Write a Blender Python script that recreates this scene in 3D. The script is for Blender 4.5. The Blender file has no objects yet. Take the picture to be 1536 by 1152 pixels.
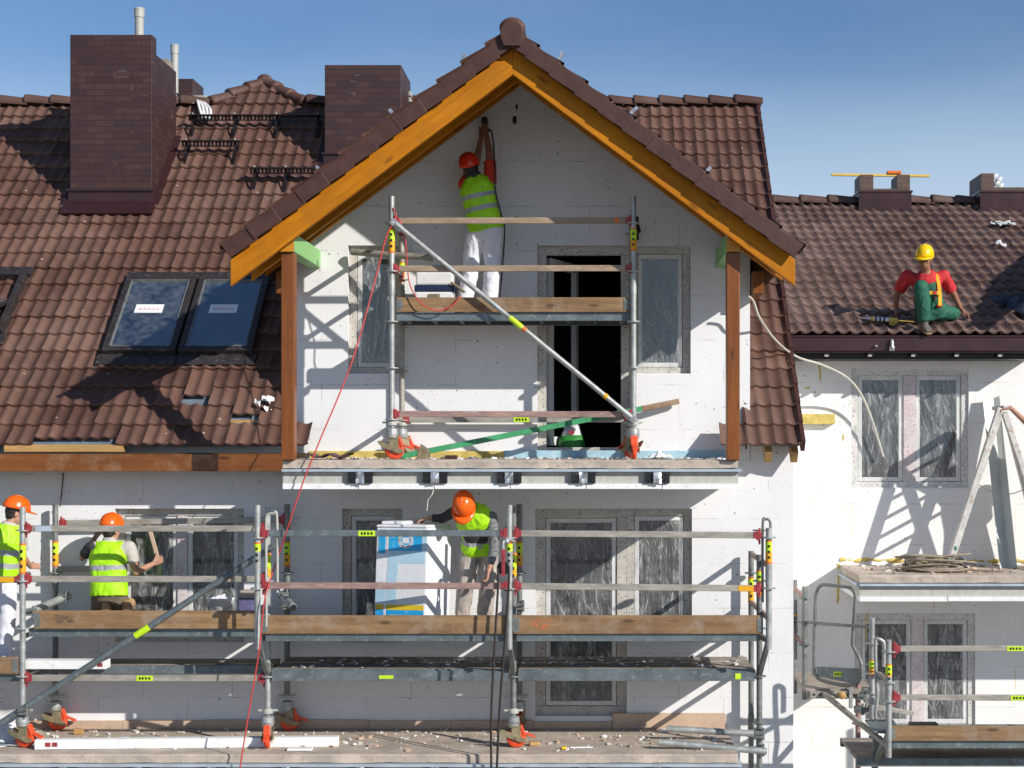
import bpy, bmesh, math, random
from mathutils import Vector, Matrix, noise
random.seed(7)
R = math.radians
SC = bpy.context.scene
COL = SC.collection
CAMZ, D, F = 6.3, 17.0, 2278.0

def W(px, py, y):
    """measured photo position at depth y -> world point"""
    s = F/(D+y)
    return Vector(((px-898)/s, y, CAMZ+(655-py)/s))
def ZZ(zr): return CAMZ+zr

# ------------------------------------------------------------------ mesh collector
class MB:
    def __init__(s): s.v=[]; s.f=[]; s.m=[]; s.sm=[]
    def add(s, vs, fs, mi=0, sm=False):
        b=len(s.v); s.v.extend([tuple(v) for v in vs])
        for f in fs: s.f.append(tuple(b+i for i in f)); s.m.append(mi); s.sm.append(sm)
    def box(s,x0,x1,y0,y1,z0,z1,mi=0):
        s.add([(x0,y0,z0),(x1,y0,z0),(x1,y1,z0),(x0,y1,z0),(x0,y0,z1),(x1,y0,z1),(x1,y1,z1),(x0,y1,z1)],
              [(0,3,2,1),(4,5,6,7),(0,1,5,4),(1,2,6,5),(2,3,7,6),(3,0,4,7)],mi)
        return s
    def obox(s,c,ax,ay,az,mi=0):
        c=Vector(c); ax=Vector(ax); ay=Vector(ay); az=Vector(az)
        vs=[c+i*ax+j*ay+k*az for k in(-1,1) for (i,j) in((-1,-1),(1,-1),(1,1),(-1,1))]
        s.add(vs,[(0,3,2,1),(4,5,6,7),(0,1,5,4),(1,2,6,5),(2,3,7,6),(3,0,4,7)],mi); return s
    def bar(s,p0,p1,w,h,mi=0,up=(0,0,1)):
        """rectangular bar: w across, h along 'up'"""
        p0=Vector(p0);p1=Vector(p1);d=p1-p0;u=Vector(up)
        a=d.normalized(); side=a.cross(u)
        if side.length<1e-4: side=a.cross(Vector((0,1,0)))
        side.normalize(); u=side.cross(a).normalized()
        return s.obox((p0+p1)/2,d/2,side*w/2,u*h/2,mi)
    def tube(s,p0,p1,r,r2=None,n=12,mi=0,cap=True):
        return s.path([p0,p1],[r,r if r2 is None else r2],n,mi,cap)
    def path(s,pts,r,n=8,mi=0,cap=True,closed=False):
        pts=[Vector(p) for p in pts]; N=len(pts)
        rs=r if isinstance(r,(list,tuple)) else [r]*N
        vs=[];prev=None
        for i,p in enumerate(pts):
            t=(pts[min(i+1,N-1)]-pts[max(i-1,0)])
            if t.length<1e-9: t=Vector((0,0,1))
            t.normalize()
            if prev is None:
                a=t.cross(Vector((0,0,1)))
                if a.length<1e-3: a=t.cross(Vector((0,1,0)))
            else:
                a=prev-t*prev.dot(t)
                if a.length<1e-6: a=t.cross(Vector((0,0,1)))
            a.normalize(); prev=a; b=t.cross(a)
            for k in range(n):
                q=2*math.pi*k/n
                vs.append(p+(a*math.cos(q)+b*math.sin(q))*rs[i])
        fs=[]
        for i in range(N-1):
            for k in range(n):
                fs.append((i*n+k,i*n+(k+1)%n,(i+1)*n+(k+1)%n,(i+1)*n+k))
        s.add(vs,fs,mi,True)
        if cap:
            s.add(vs[:n],[tuple(range(n-1,-1,-1))],mi); s.add(vs[-n:],[tuple(range(n))],mi)
        return s
    def ell(s,c,ax,ay,az,n=16,m=10,mi=0):
        c=Vector(c);ax=Vector(ax);ay=Vector(ay);az=Vector(az)
        vs=[c-az];
        for j in range(1,m):
            p=-math.pi/2+math.pi*j/m
            for k in range(n):
                q=2*math.pi*k/n
                vs.append(c+ax*math.cos(p)*math.cos(q)+ay*math.cos(p)*math.sin(q)+az*math.sin(p))
        vs.append(c+az); fs=[]
        for k in range(n): fs.append((0,1+(k+1)%n,1+k))
        for j in range(m-2):
            for k in range(n):
                a=1+j*n+k;b=1+j*n+(k+1)%n
                fs.append((a,b,b+n,a+n))
        L=len(vs)-1;b0=1+(m-2)*n
        for k in range(n): fs.append((b0+k,b0+(k+1)%n,L))
        s.add(vs,fs,mi,True); return s
    def sph(s,c,r,mi=0,n=12,m=8): return s.ell(c,(r,0,0),(0,r,0),(0,0,r),n,m,mi)
    def cap(s,p0,p1,r0,r1=None):
        r1=r0 if r1 is None else r1
        s.tube(p0,p1,r0,r1,14); s.sph(p0,r0,0,14,8); s.sph(p1,r1,0,14,8); return s
    def loft(s,rings,n=24):
        """rings: (centre, side vector, half width, half depth); closed at both ends"""
        vs=[];N=len(rings); C=[Vector(r[0]) for r in rings]
        for i,(c,sd,rx,ry) in enumerate(rings):
            t=(C[min(i+1,N-1)]-C[max(i-1,0)]).normalized(); sd=Vector(sd); sd=(sd-t*sd.dot(t)).normalized(); f=t.cross(sd)
            for k in range(n):
                q=2*math.pi*k/n; cx=math.cos(q);sy=math.sin(q)
                e=.8
                vs.append(C[i]+sd*rx*math.copysign(abs(cx)**e,cx)+f*ry*math.copysign(abs(sy)**e,sy))
        fs=[]
        for i in range(N-1):
            for k in range(n): fs.append((i*n+k,i*n+(k+1)%n,(i+1)*n+(k+1)%n,(i+1)*n+k))
        fs.append(tuple(range(n-1,-1,-1))); fs.append(tuple((N-1)*n+k for k in range(n)))
        s.add(vs,fs,0,True); return s
    def prism(s,poly,o,u,v,w,mi=0):
        """polygon of (a,b) in axes u,v from origin o, extruded along w"""
        o=Vector(o);u=Vector(u);v=Vector(v);w=Vector(w);n=len(poly)
        vs=[o+u*a+v*b for a,b in poly]+[o+u*a+v*b+w for a,b in poly]
        fs=[tuple(range(n-1,-1,-1)),tuple(range(n,2*n))]+[(i,(i+1)%n,n+(i+1)%n,n+i) for i in range(n)]
        s.add(vs,fs,mi); return s
    def lathe(s,prof,c,ax,n=24,mi=0,sx=1,sy=1,xd=None,sm=True):
        """profile (r,h) turned about axis ax at c"""
        c=Vector(c);ax=Vector(ax).normalized()
        a=Vector(xd) if xd is not None else ax.cross(Vector((0,1,0.01)))
        a=(a-ax*a.dot(ax)).normalized(); b=ax.cross(a); vs=[]
        for r,h in prof:
            for k in range(n):
                q=2*math.pi*k/n
                vs.append(c+ax*h+a*r*sx*math.cos(q)+b*r*sy*math.sin(q))
        fs=[(i*n+k,i*n+(k+1)%n,(i+1)*n+(k+1)%n,(i+1)*n+k) for i in range(len(prof)-1) for k in range(n)]
        s.add(vs,fs,mi,sm); return s
    def mesh(s,name,mats,fix=True):
        me=bpy.data.meshes.new(name); me.from_pydata(s.v,[],s.f)
        for m in (mats if isinstance(mats,(list,tuple)) else [mats]): me.materials.append(m)
        me.polygons.foreach_set('material_index',s.m); me.polygons.foreach_set('use_smooth',s.sm)
        if fix:
            bm=bmesh.new(); bm.from_mesh(me); bmesh.ops.recalc_face_normals(bm,faces=bm.faces[:]); bm.to_mesh(me); bm.free()
        me.update(); return me
    def build(s,name,mats,parent=None,fix=True,bevel=0):
        o=bpy.data.objects.new(name,s.mesh(name,mats,fix)); COL.objects.link(o)
        if parent: par(o,parent)
        if bevel:
            b=o.modifiers.new('Bevel','BEVEL'); b.width=bevel; b.segments=2; b.limit_method='ANGLE'; b.angle_limit=R(40)
        return o

def par(o,p):
    o.parent=p; o.matrix_parent_inverse=wm(p).inverted()
def wm(p):
    m=p.matrix_basis.copy()
    if p.parent: m=wm(p.parent)@p.matrix_parent_inverse@m
    return m
def tag(o,label=None,cat=None,group=None,kind=None):
    if label: o['label']=label
    if cat: o['category']=cat
    if group: o['group']=group
    if kind: o['kind']=kind
    return o
def thing(name,loc,label,cat,group=None):
    o=bpy.data.objects.new(name,None); COL.objects.link(o); o.location=loc; o.empty_display_size=.2
    return tag(o,label,cat,group)
def smoothpts(pts,k=8):
    pts=[Vector(p) for p in pts]; out=[]
    for i in range(len(pts)-1):
        p0=pts[max(i-1,0)];p1=pts[i];p2=pts[i+1];p3=pts[min(i+2,len(pts)-1)]
        for j in range(k):
            t=j/k
            out.append(.5*((2*p1)+(p2-p0)*t+(2*p0-5*p1+4*p2-p3)*t*t+(3*p1-p0-3*p2+p3)*t**3))
    out.append(pts[-1]); return out

# ------------------------------------------------------------------ materials
class NT:
    def __init__(s,name):
        s.mat=bpy.data.materials.new(name); s.mat.use_nodes=True; s.t=s.mat.node_tree; s.t.nodes.clear()
        s.out=s.n('ShaderNodeOutputMaterial'); s.b=s.n('ShaderNodeBsdfPrincipled'); s.l(s.b.outputs[0],s.out.inputs[0])
    def n(s,t,**k):
        x=s.t.nodes.new(t)
        for a,b in k.items(): setattr(x,a,b)
        return x
    def l(s,a,b): s.t.links.new(a,b)
    def co(s,scale=(1,1,1),rot=(0,0,0),kind='Object'):
        c=s.n('ShaderNodeTexCoord'); m=s.n('ShaderNodeMapping'); m.inputs['Scale'].default_value=scale; m.inputs['Rotation'].default_value=rot
        s.l(c.outputs[kind],m.inputs[0]); return m.outputs[0]
    def noise(s,vec,scale,detail=4,rough=.55):
        x=s.n('ShaderNodeTexNoise'); x.inputs['Scale'].default_value=scale; x.inputs['Detail'].default_value=detail; x.inputs['Roughness'].default_value=rough
        s.l(vec,x.inputs['Vector']); return x.outputs[0]
    def ramp(s,fac,*st):
        x=s.n('ShaderNodeValToRGB'); e=x.color_ramp.elements
        while len(e)<len(st): e.new(.5)
        for i,(p,c) in enumerate(st):
            e[i].position=p; e[i].color=(c,c,c,1) if not isinstance(c,tuple) else (*c,1)
        s.l(fac,x.inputs[0]); return x.outputs[0]
    def mix(s,f,a,b,mode='MIX'):
        x=s.n('ShaderNodeMix',data_type='RGBA',blend_type=mode)
        for i,v in((0,f),(6,a),(7,b)):
            if isinstance(v,(int,float)): x.inputs[i].default_value=v
            elif isinstance(v,tuple): x.inputs[i].default_value=(*v,1)
            else: s.l(v,x.inputs[i])
        return x.outputs[2]
    def math(s,op,a,b=0.0,c=None):
        x=s.n('ShaderNodeMath',operation=op)
        for i,v in enumerate((a,b) if c is None else (a,b,c)):
            if isinstance(v,(int,float)): x.inputs[i].default_value=v
            else: s.l(v,x.inputs[i])
        return x.outputs[0]
    def bump(s,h,st=.3,dist=.01):
        x=s.n('ShaderNodeBump'); x.inputs['Strength'].default_value=st; x.inputs['Distance'].default_value=dist
        s.l(h,x.inputs['Height']); s.l(x.outputs[0],s.b.inputs['Normal'])
    def set(s,col=None,rough=None,metal=None,spec=None):
        for k,v in(('Base Color',col),('Roughness',rough),('Metallic',metal),('Specular IOR Level',spec)):
            if v is None: continue
            if isinstance(v,tuple): s.b.inputs[k].default_value=(*v,1)
            elif isinstance(v,(int,float)): s.b.inputs[k].default_value=v
            else: s.l(v,s.b.inputs[k])
        return s.mat

def pm(name,col,rough=.6,metal=0,var=.25,scale=5,bump=.15,bscale=40,dirt=None,damt=.5,stretch=(1,1,1),spec=None,dthr=.55):
    t=NT(name); c=t.co(stretch)
    n1=t.noise(c,scale); dark=tuple(x*(1-var) for x in col); lite=tuple(min(1,x*(1+var*.7)) for x in col)
    k=t.ramp(n1,(.3,dark),(.7,lite))
    if dirt:
        n2=t.noise(c,scale*2.7+1.3,6,.7); m=t.ramp(n2,(dthr,0.0),(dthr+.12,damt)); k=t.mix(m,k,dirt)
    if bump: t.bump(t.noise(c,bscale,5,.6),bump,.006)
    rn=t.math('MULTIPLY_ADD',n1,.3,rough-.15)
    return t.set(k,rn,metal,spec)

def eps_mat(name,base,seam,speck,ox=0.0,oz=0.0,bw=1.0,bh=.5,jw=.004):
    """white insulation boards: joints, specks, adhesive dots, grime"""
    t=NT(name); c=t.co(); sp=t.n('ShaderNodeSeparateXYZ'); t.l(c,sp.inputs[0])
    cb=t.n('ShaderNodeCombineXYZ'); t.l(t.math('ADD',sp.outputs[0],ox),cb.inputs[0]); t.l(t.math('ADD',sp.outputs[2],oz),cb.inputs[1])
    br=t.n('ShaderNodeTexBrick'); br.offset=.5
    for k,v in(('Scale',1.0),('Mortar Size',jw),('Mortar Smooth',.1),('Brick Width',bw),('Row Height',bh),('Bias',0.0)): br.inputs[k].default_value=v
    br.inputs['Color1'].default_value=(.965,.965,.965,1); br.inputs['Color2'].default_value=(1,1,1,1); br.inputs['Mortar'].default_value=(1,1,1,1)
    t.l(cb.outputs[0],br.inputs['Vector'])
    col=t.mix(1.0,base,br.outputs[0],'MULTIPLY')
    brk=t.noise(c,3.0,3)                                   # joints come and go
    jm=t.math('MULTIPLY',br.outputs[1],t.ramp(brk,(.45,0.0),(.62,.6)))
    col=t.mix(jm,col,seam)
    g=t.noise(c,1.3,5,.6); col=t.mix(t.ramp(g,(.4,0.0),(.75,.28)),col,tuple(x*.72 for x in base))
    st=t.noise(t.co((6,6,.6)),1.0,5,.6); col=t.mix(t.ramp(st,(.55,0.0),(.8,.16)),col,(.45,.42,.36))
    for sc,thr,am in((9.0,.10,.8),(30.0,.17,.6),(3.1,.045,.9)):
        v=t.n('ShaderNodeTexVoronoi'); v.inputs['Scale'].default_value=sc; t.l(c,v.inputs['Vector'])
        mk=t.math('LESS_THAN',v.outputs['Distance'],thr)
        rnd=t.n('ShaderNodeSeparateColor'); t.l(v.outputs['Color'],rnd.inputs[0])
        mk=t.math('MULTIPLY',mk,t.math('GREATER_THAN',rnd.outputs[0],.62))
        mk=t.math('MULTIPLY',mk,t.ramp(t.noise(c,.9,2),(.4,0.15),(.6,1.0)))
        col=t.mix(t.math('MULTIPLY',mk,am),col,speck)
    t.bump(t.math('SUBTRACT',t.noise(c,60,3),t.math('MULTIPLY',br.outputs[1],2.0)),.25,.004)
    return t.set(col,.75,0,.25)

def wood_mat(name,c1,c2,axis='x',rough=.5,scale=1.0,knots=True,dirt=None,spec=None,rot=0):
    t=NT(name); oco=t.co
    def rco(sc=(1,1,1)):
        if not rot: return oco(sc)
        m=t.n('ShaderNodeMapping'); m.inputs['Scale'].default_value=sc; t.l(oco((1,1,1),(0,rot,0)),m.inputs[0]); return m.outputs[0]
    t.co=rco; s={'x':(.6,9,9),'z':(9,9,.6),'y':(9,.6,9)}[axis]
    c=t.co(tuple(k*scale for k in s)); n=t.noise(c,1.6,6,.65); k=t.ramp(n,(.25,c1),(.75,c2))
    n2=t.noise(t.co(tuple(k*scale*4 for k in s)),2.5,3); k=t.mix(t.ramp(n2,(.45,0.0),(.7,.35)),k,tuple(x*.55 for x in c1))
    big=t.noise(t.co(),1.2,4); k=t.mix(t.ramp(big,(.4,0.0),(.72,.35)),k,tuple(x*.5 for x in c1))
    if knots:
        s2={'x':(2.2,7,7),'z':(7,7,2.2),'y':(7,2.2,7)}[axis]
        v=t.n('ShaderNodeTexVoronoi'); v.inputs['Scale'].default_value=1.0; t.l(t.co(s2),v.inputs['Vector'])
        k=t.mix(t.ramp(v.outputs['Distance'],(.1,.75),(.2,0.0)),k,tuple(x*.35 for x in c1))
    if dirt:
        d=t.noise(t.co((1,1,1)),3.5,6,.7); k=t.mix(t.ramp(d,(.5,0.0),(.65,.6)),k,dirt)
    t.bump(n2,.2,.004)
    return t.set(k,rough,0,spec)

def tile_mat(name,c1,c2,dust):
    t=NT(name); a=t.n('ShaderNodeAttribute'); a.attribute_name='tint'
    c=t.co(); n=t.noise(c,16,5,.65)
    k=t.mix(a.outputs[2],c1,c2)
    k=t.mix(t.ramp(n,(.3,0.0),(.75,.4)),k,tuple(x*.55 for x in c1))
    big=t.noise(c,.8,5,.6); k=t.mix(t.ramp(big,(.45,0.0),(.7,.45)),k,dust)
    v=t.n('ShaderNodeTexVoronoi'); v.inputs['Scale'].default_value=7; t.l(c,v.inputs['Vector'])
    sc=t.n('ShaderNodeSeparateColor'); t.l(v.outputs['Color'],sc.inputs[0])
    k=t.mix(t.math('MULTIPLY',t.math('LESS_THAN',v.outputs['Distance'],.09),t.math('GREATER_THAN',sc.outputs[1],.8)),k,(.42,.36,.3))
    t.bump(t.noise(c,120,3),.25,.003)
    return t.set(k,t.ramp(n,(.3,.52),(.7,.75)),0,.35)

def brick_mat(name,c1,c2,mortar,bw=.24,bh=.08):
    t=NT(name); c=t.co(); sp=t.n('ShaderNodeSeparateXYZ'); t.l(c,sp.inputs[0]); cb=t.n('ShaderNodeCombineXYZ')
    t.l(t.math('ADD',sp.outputs[0],sp.outputs[1]),cb.inputs[0]); t.l(sp.outputs[2],cb.inputs[1])
    br=t.n('ShaderNodeTexBrick')
    for k,v in(('Scale',1.0),('Mortar Size',.006),('Mortar Smooth',.3),('Brick Width',bw),('Row Height',bh)): br.inputs[k].default_value=v
    br.inputs['Color1'].default_value=(*c1,1); br.inputs['Color2'].default_value=(*c2,1); br.inputs['Mortar'].default_value=(*mortar,1)
    t.l(cb.outputs[0],br.inputs['Vector'])
    n=t.noise(c,5,5); k=t.mix(t.ramp(n,(.35,0.0),(.7,.4)),br.outputs[0],tuple(x*.6 for x in c1))
    ef=t.noise(c,2.2,5,.7); k=t.mix(t.math('MULTIPLY',br.outputs[1],t.ramp(ef,(.6,0.0),(.72,.8))),k,(.3,.27,.25))
    t.bump(br.outputs[1],-.4,.006)
    return t.set(k,.55,0,.4)

def film_mat(name,amount):
    """creased clear plastic sheet: thin bright folds over a faint haze"""
    t=NT(name); c0=t.co()
    dn=t.n('ShaderNodeTexNoise'); dn.inputs['Scale'].default_value=2.3; t.l(c0,dn.inputs['Vector'])
    m=None
    for rot,sc,w,thr in((.04,(9,9,.42),.50,.90),(.20,(11,11,.5),.40,.95),(-.15,(6,6,.35),.75,.955),(.02,(30,30,.8),.22,.82),(.42,(4,4,.4),.7,.972)):
        r1=t.n('ShaderNodeMapping'); r1.inputs['Rotation'].default_value=(0,rot,0); t.l(c0,r1.inputs[0])
        sm=t.n('ShaderNodeVectorMath',operation='MULTIPLY_ADD'); t.l(dn.outputs[1],sm.inputs[0]); sm.inputs[1].default_value=(.035,.035,.035); t.l(r1.outputs[0],sm.inputs[2])
        r2=t.n('ShaderNodeMapping'); r2.inputs['Scale'].default_value=sc; t.l(sm.outputs[0],r2.inputs[0])
        n=t.noise(r2.outputs[0],1.0,2.5,.55)
        rd=t.math('SUBTRACT',1.0,t.math('ABSOLUTE',t.math('MULTIPLY_ADD',n,3.0,-1.5)))
        k=t.math('MULTIPLY',t.ramp(rd,(thr-.12,0.0),(thr,.25),(1.0,1.0)),w)
        k=t.math('MULTIPLY',k,t.ramp(t.noise(c0,3.1+sc[0],2),(.38,.1),(.62,1.0)))
        m=k if m is None else t.math('MAXIMUM',m,k)
    hz=t.ramp(t.noise(t.co((5,5,.9)),1.4,4,.6),(.3,.03),(.75,.24))
    m=t.math('MULTIPLY',t.math('ADD',t.math('MULTIPLY',m,.85),hz),amount)
    t.bump(m,.5,.02)
    t.set((.74,.76,.77),.3,0,.6)
    tr=t.n('ShaderNodeBsdfTransparent'); mx=t.n('ShaderNodeMixShader')
    t.l(m,mx.inputs[0]); t.l(tr.outputs[0],mx.inputs[1]); t.l(t.b.outputs[0],mx.inputs[2]); t.l(mx.outputs[0],t.out.inputs[0])
    return t.mat

def glass_mat(name,tint=(.5,.55,.55),base=.93):
    t=NT(name); tr=t.n('ShaderNodeBsdfTransparent'); tr.inputs[0].default_value=(*tint,1)
    g=t.n('ShaderNodeBsdfGlossy'); g.inputs['Roughness'].default_value=.02; g.inputs[0].default_value=(.9,.95,1,1)
    lw=t.n('ShaderNodeLayerWeight'); lw.inputs[0].default_value=.3
    mx=t.n('ShaderNodeMixShader'); t.l(t.math('MULTIPLY_ADD',lw.outputs[0],.6,1-base),mx.inputs[0])
    t.l(tr.outputs[0],mx.inputs[1]); t.l(g.outputs[0],mx.inputs[2]); t.l(mx.outputs[0],t.out.inputs[0])
    return t.mat

def frame_mat(name,base,mark,scale=(1,1,1)):
    t=NT(name); c=t.co(scale); v=t.n('ShaderNodeTexVoronoi'); v.inputs['Scale'].default_value=1.0
    t.l(t.co((34,34,52)),v.inputs['Vector']); sc=t.n('ShaderNodeSeparateColor'); t.l(v.outputs['Color'],sc.inputs[0])
    m=t.math('MULTIPLY',t.math('LESS_THAN',v.outputs['Distance'],.33),t.math('GREATER_THAN',sc.outputs[0],.58))
    k=t.mix(t.math('MULTIPLY',m,.85),base,mark)
    n=t.noise(c,7,5); k=t.mix(t.ramp(n,(.4,0.0),(.7,.5)),k,tuple(x*.6 for x in base))
    return t.set(k,.45,0,.4)

M={}
M['eps']=eps_mat('white_insulation',(.80,.80,.81),(.22,.2,.19),(.04,.035,.03),0.1,.12)
M['eps2']=eps_mat('white_insulation_second',(.84,.84,.83),(.55,.45,.22),(.12,.1,.08),.37,.03,jw=.007)
M['white_foam']=pm('white_foam',(.82,.82,.82),.7,var=.06,dirt=(.45,.42,.38),damt=.35)
M['tile']=tile_mat('roof_tile',(.082,.038,.028),(.165,.084,.061),(.23,.15,.118))
M['tile2']=tile_mat('roof_tile_second',(.105,.062,.051),(.185,.115,.096),(.27,.19,.16))
M['verge']=pm('verge_tile',(.062,.023,.017),.55,var=.2,scale=9,dirt=(.06,.03,.025),damt=.4)
M['brick']=brick_mat('chimney_brick',(.046,.021,.020),(.072,.034,.031),(.026,.016,.016))
M['brick2']=brick_mat('chimney_brick_second',(.11,.065,.05),(.14,.085,.065),(.05,.035,.03),.2,.085)
M['flash']=pm('brown_flashing',(.048,.019,.021),.35,.2,var=.12,bump=.04)
M['yellow_wood']=wood_mat('stained_yellow_wood',(.52,.205,.012),(.68,.30,.022),'x',.45)
for k_,r_ in(('yellow_wood_left',R(36.87)),('yellow_wood_right',R(-36.87))): M[k_]=wood_mat(k_,(.40,.130,.003),(.62,.235,.006),'x',.6,spec=.2,scale=1.3,rot=r_,dirt=(.36,.135,.01))
M['soffit']=wood_mat('brown_soffit_wood',(.045,.024,.008),(.085,.045,.014),'y',.6)
M['brown_wood']=wood_mat('stained_brown_wood',(.15,.042,.007),(.29,.092,.014),'z',.38)
M['fascia']=wood_mat('stained_fascia_wood',(.15,.046,.010),(.28,.095,.018),'x',.36,dirt=(.30,.19,.11))
M['mint']=pm('mint_paint',(.25,.52,.19),.5,var=.12,scale=8)
M['toe']=wood_mat('toe_board_wood',(.15,.080,.035),(.40,.245,.115),'x',.7,dirt=(.33,.26,.20))
M['plank']=wood_mat('dusty_plank',(.27,.22,.18),(.42,.36,.31),'x',.8,dirt=(.55,.5,.46))
M['batten']=wood_mat('pine_batten',(.45,.25,.08),(.58,.36,.14),'x',.6)
M['rail']=pm('dusty_rail_steel',(.36,.335,.29),.55,.25,var=.3,scale=9,dirt=(.55,.5,.44),damt=.6,stretch=(.5,2,2))
M['rail_wood']=pm('tan_rail',(.33,.24,.165),.6,.1,var=.3,scale=8,dirt=(.5,.44,.37),damt=.6,stretch=(.5,2,2))
M['rail_pink']=pm('pink_worn_rail',(.34,.215,.19),.6,.15,var=.3,scale=8,dirt=(.5,.42,.38),damt=.6,stretch=(.5,2,2))
M['galv']=pm('galvanized_tube',(.40,.42,.41),.45,.45,var=.25,scale=10,dirt=(.6,.58,.54),damt=.6)
M['galv_dark']=pm('weathered_tube',(.20,.215,.205),.5,.4,var=.3,scale=9,dirt=(.42,.4,.36),damt=.6)
M['deck']=pm('deck_steel',(.155,.19,.205),.45,.35,var=.25,scale=6,dirt=(.36,.37,.36),damt=.7)
M['redmetal']=pm('red_wedge',(.34,.035,.045),.5,.1,var=.35,scale=20,dirt=(.3,.2,.18))
M['redwheel']=pm('red_wheel',(.72,.075,.02),.4,0,var=.15,dirt=(.3,.12,.07),damt=.5)
M['khaki']=pm('caster_fork',(.27,.22,.13),.5,.3,var=.3,scale=14,dirt=(.5,.46,.4))
M['neon']=pm('neon_tag',(.55,.80,.02),.5,var=.1,dirt=(.05,.06,.02),damt=.8,dthr=.6,scale=9)
M['amber']=pm('amber_tag',(.80,.38,.01),.5,var=.1)
M['orange']=pm('orange_tag',(.75,.17,.02),.5,var=.1)
M['concrete']=pm('rough_concrete',(.36,.31,.265),.85,var=.3,scale=4,bump=.6,bscale=45,dirt=(.21,.17,.14),damt=.7)
M['concrete_edge']=pm('concrete_edge',(.48,.405,.335),.85,var=.25,scale=3,bump=.8,bscale=30,dirt=(.24,.19,.155),damt=.6)
M['grey_band']=pm('grey_render',(.47,.46,.42),.8,var=.15,scale=6,bump=.3,dirt=(.28,.25,.2),damt=.5,stretch=(3,1,1))
M['drip']=pm('drip_metal',(.50,.58,.66),.35,.3,var=.15,scale=4)
M['black']=pm('black_plastic',(.012,.012,.014),.45,var=.2,dirt=(.1,.1,.1),damt=.5)
M['silver']=pm('silver_foil',(.55,.57,.6),.3,.7,var=.4,scale=16,bump=.8,bscale=30)
M['yfoam']=pm('yellow_foam',(.60,.46,.13),.8,var=.25,scale=12,bump=.6)
M['bfoam']=pm('blue_foam_board',(.35,.55,.66),.7,var=.15,scale=5,dirt=(.7,.72,.72))
M['peach']=pm('peach_board',(.55,.40,.29),.8,var=.15,scale=5,dirt=(.4,.3,.22))
M['frame']=frame_mat('window_frame_marked',(.56,.53,.48),(.06,.055,.05))
M['frame_light']=frame_mat('window_frame_pale',(.68,.67,.65),(.10,.095,.09))
M['frame_clean']=pm('window_frame',(.72,.72,.71),.4,var=.08)
M['frame_pink']=frame_mat('window_tape_marked',(.66,.60,.60),(.50,.10,.14))
M['glass']=glass_mat('window_glass')
M['skyglass']=glass_mat('skylight_glass',(.25,.3,.36),.55)
def _dusty(m):                                       # dust film and splashes on the roof glass
    nt=m.node_tree; out=[n for n in nt.nodes if n.type=='OUTPUT_MATERIAL'][0]; src=out.inputs[0].links[0].from_socket
    d=nt.nodes.new('ShaderNodeBsdfDiffuse'); d.inputs[0].default_value=(.42,.47,.50,1); mx=nt.nodes.new('ShaderNodeMixShader')
    tc=nt.nodes.new('ShaderNodeTexCoord'); n1=nt.nodes.new('ShaderNodeTexNoise'); n1.inputs['Scale'].default_value=3; n1.inputs['Detail'].default_value=6
    n2=nt.nodes.new('ShaderNodeTexNoise'); n2.inputs['Scale'].default_value=14; n2.inputs['Detail'].default_value=5; nt.links.new(tc.outputs['Object'],n1.inputs['Vector']); nt.links.new(tc.outputs['Object'],n2.inputs['Vector'])
    a=nt.nodes.new('ShaderNodeMath'); a.operation='MULTIPLY'; nt.links.new(n1.outputs[0],a.inputs[0]); nt.links.new(n2.outputs[0],a.inputs[1])
    r=nt.nodes.new('ShaderNodeValToRGB'); r.color_ramp.elements[0].position=.15; r.color_ramp.elements[0].color=(.02,.02,.02,1); r.color_ramp.elements[1].position=.40; r.color_ramp.elements[1].color=(.17,.17,.17,1); nt.links.new(a.outputs[0],r.inputs[0])
    nt.links.new(r.outputs[0],mx.inputs[0]); nt.links.new(src,mx.inputs[1]); nt.links.new(d.outputs[0],mx.inputs[2]); nt.links.new(mx.outputs[0],out.inputs[0])
_dusty(M['skyglass'])
M['film']=film_mat('plastic_film',.80)
M['film_thin']=film_mat('plastic_film_thin',.75)
M['darkroom']=pm('dark_interior',(.05,.045,.04),.9,var=.2,bump=0)  # near-black surfaces put the gloom of unlit rooms into the colour
M['darkmetal']=pm('dark_metal',(.022,.017,.017),.4,.3,var=.3)
M['skyframe']=pm('skylight_frame',(.05,.042,.042),.35,.3,var=.25,scale=7,dirt=(.25,.21,.19),damt=.5)
M['paper']=pm('white_paper',(.80,.80,.82),.7,var=.05,bump=0)
M['faintred']=pm('faint_red_print',(.70,.50,.50),.7,var=.05,bump=0)
M['membrane']=pm('blue_membrane',(.16,.20,.25),.5,var=.3,scale=6)
M['pipe']=pm('grey_pipe',(.42,.42,.38),.5,var=.12)
M['ground']=pm('ground_soil',(.30,.265,.215),.9,var=.3,scale=.6,bump=.4,bscale=8)
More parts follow.
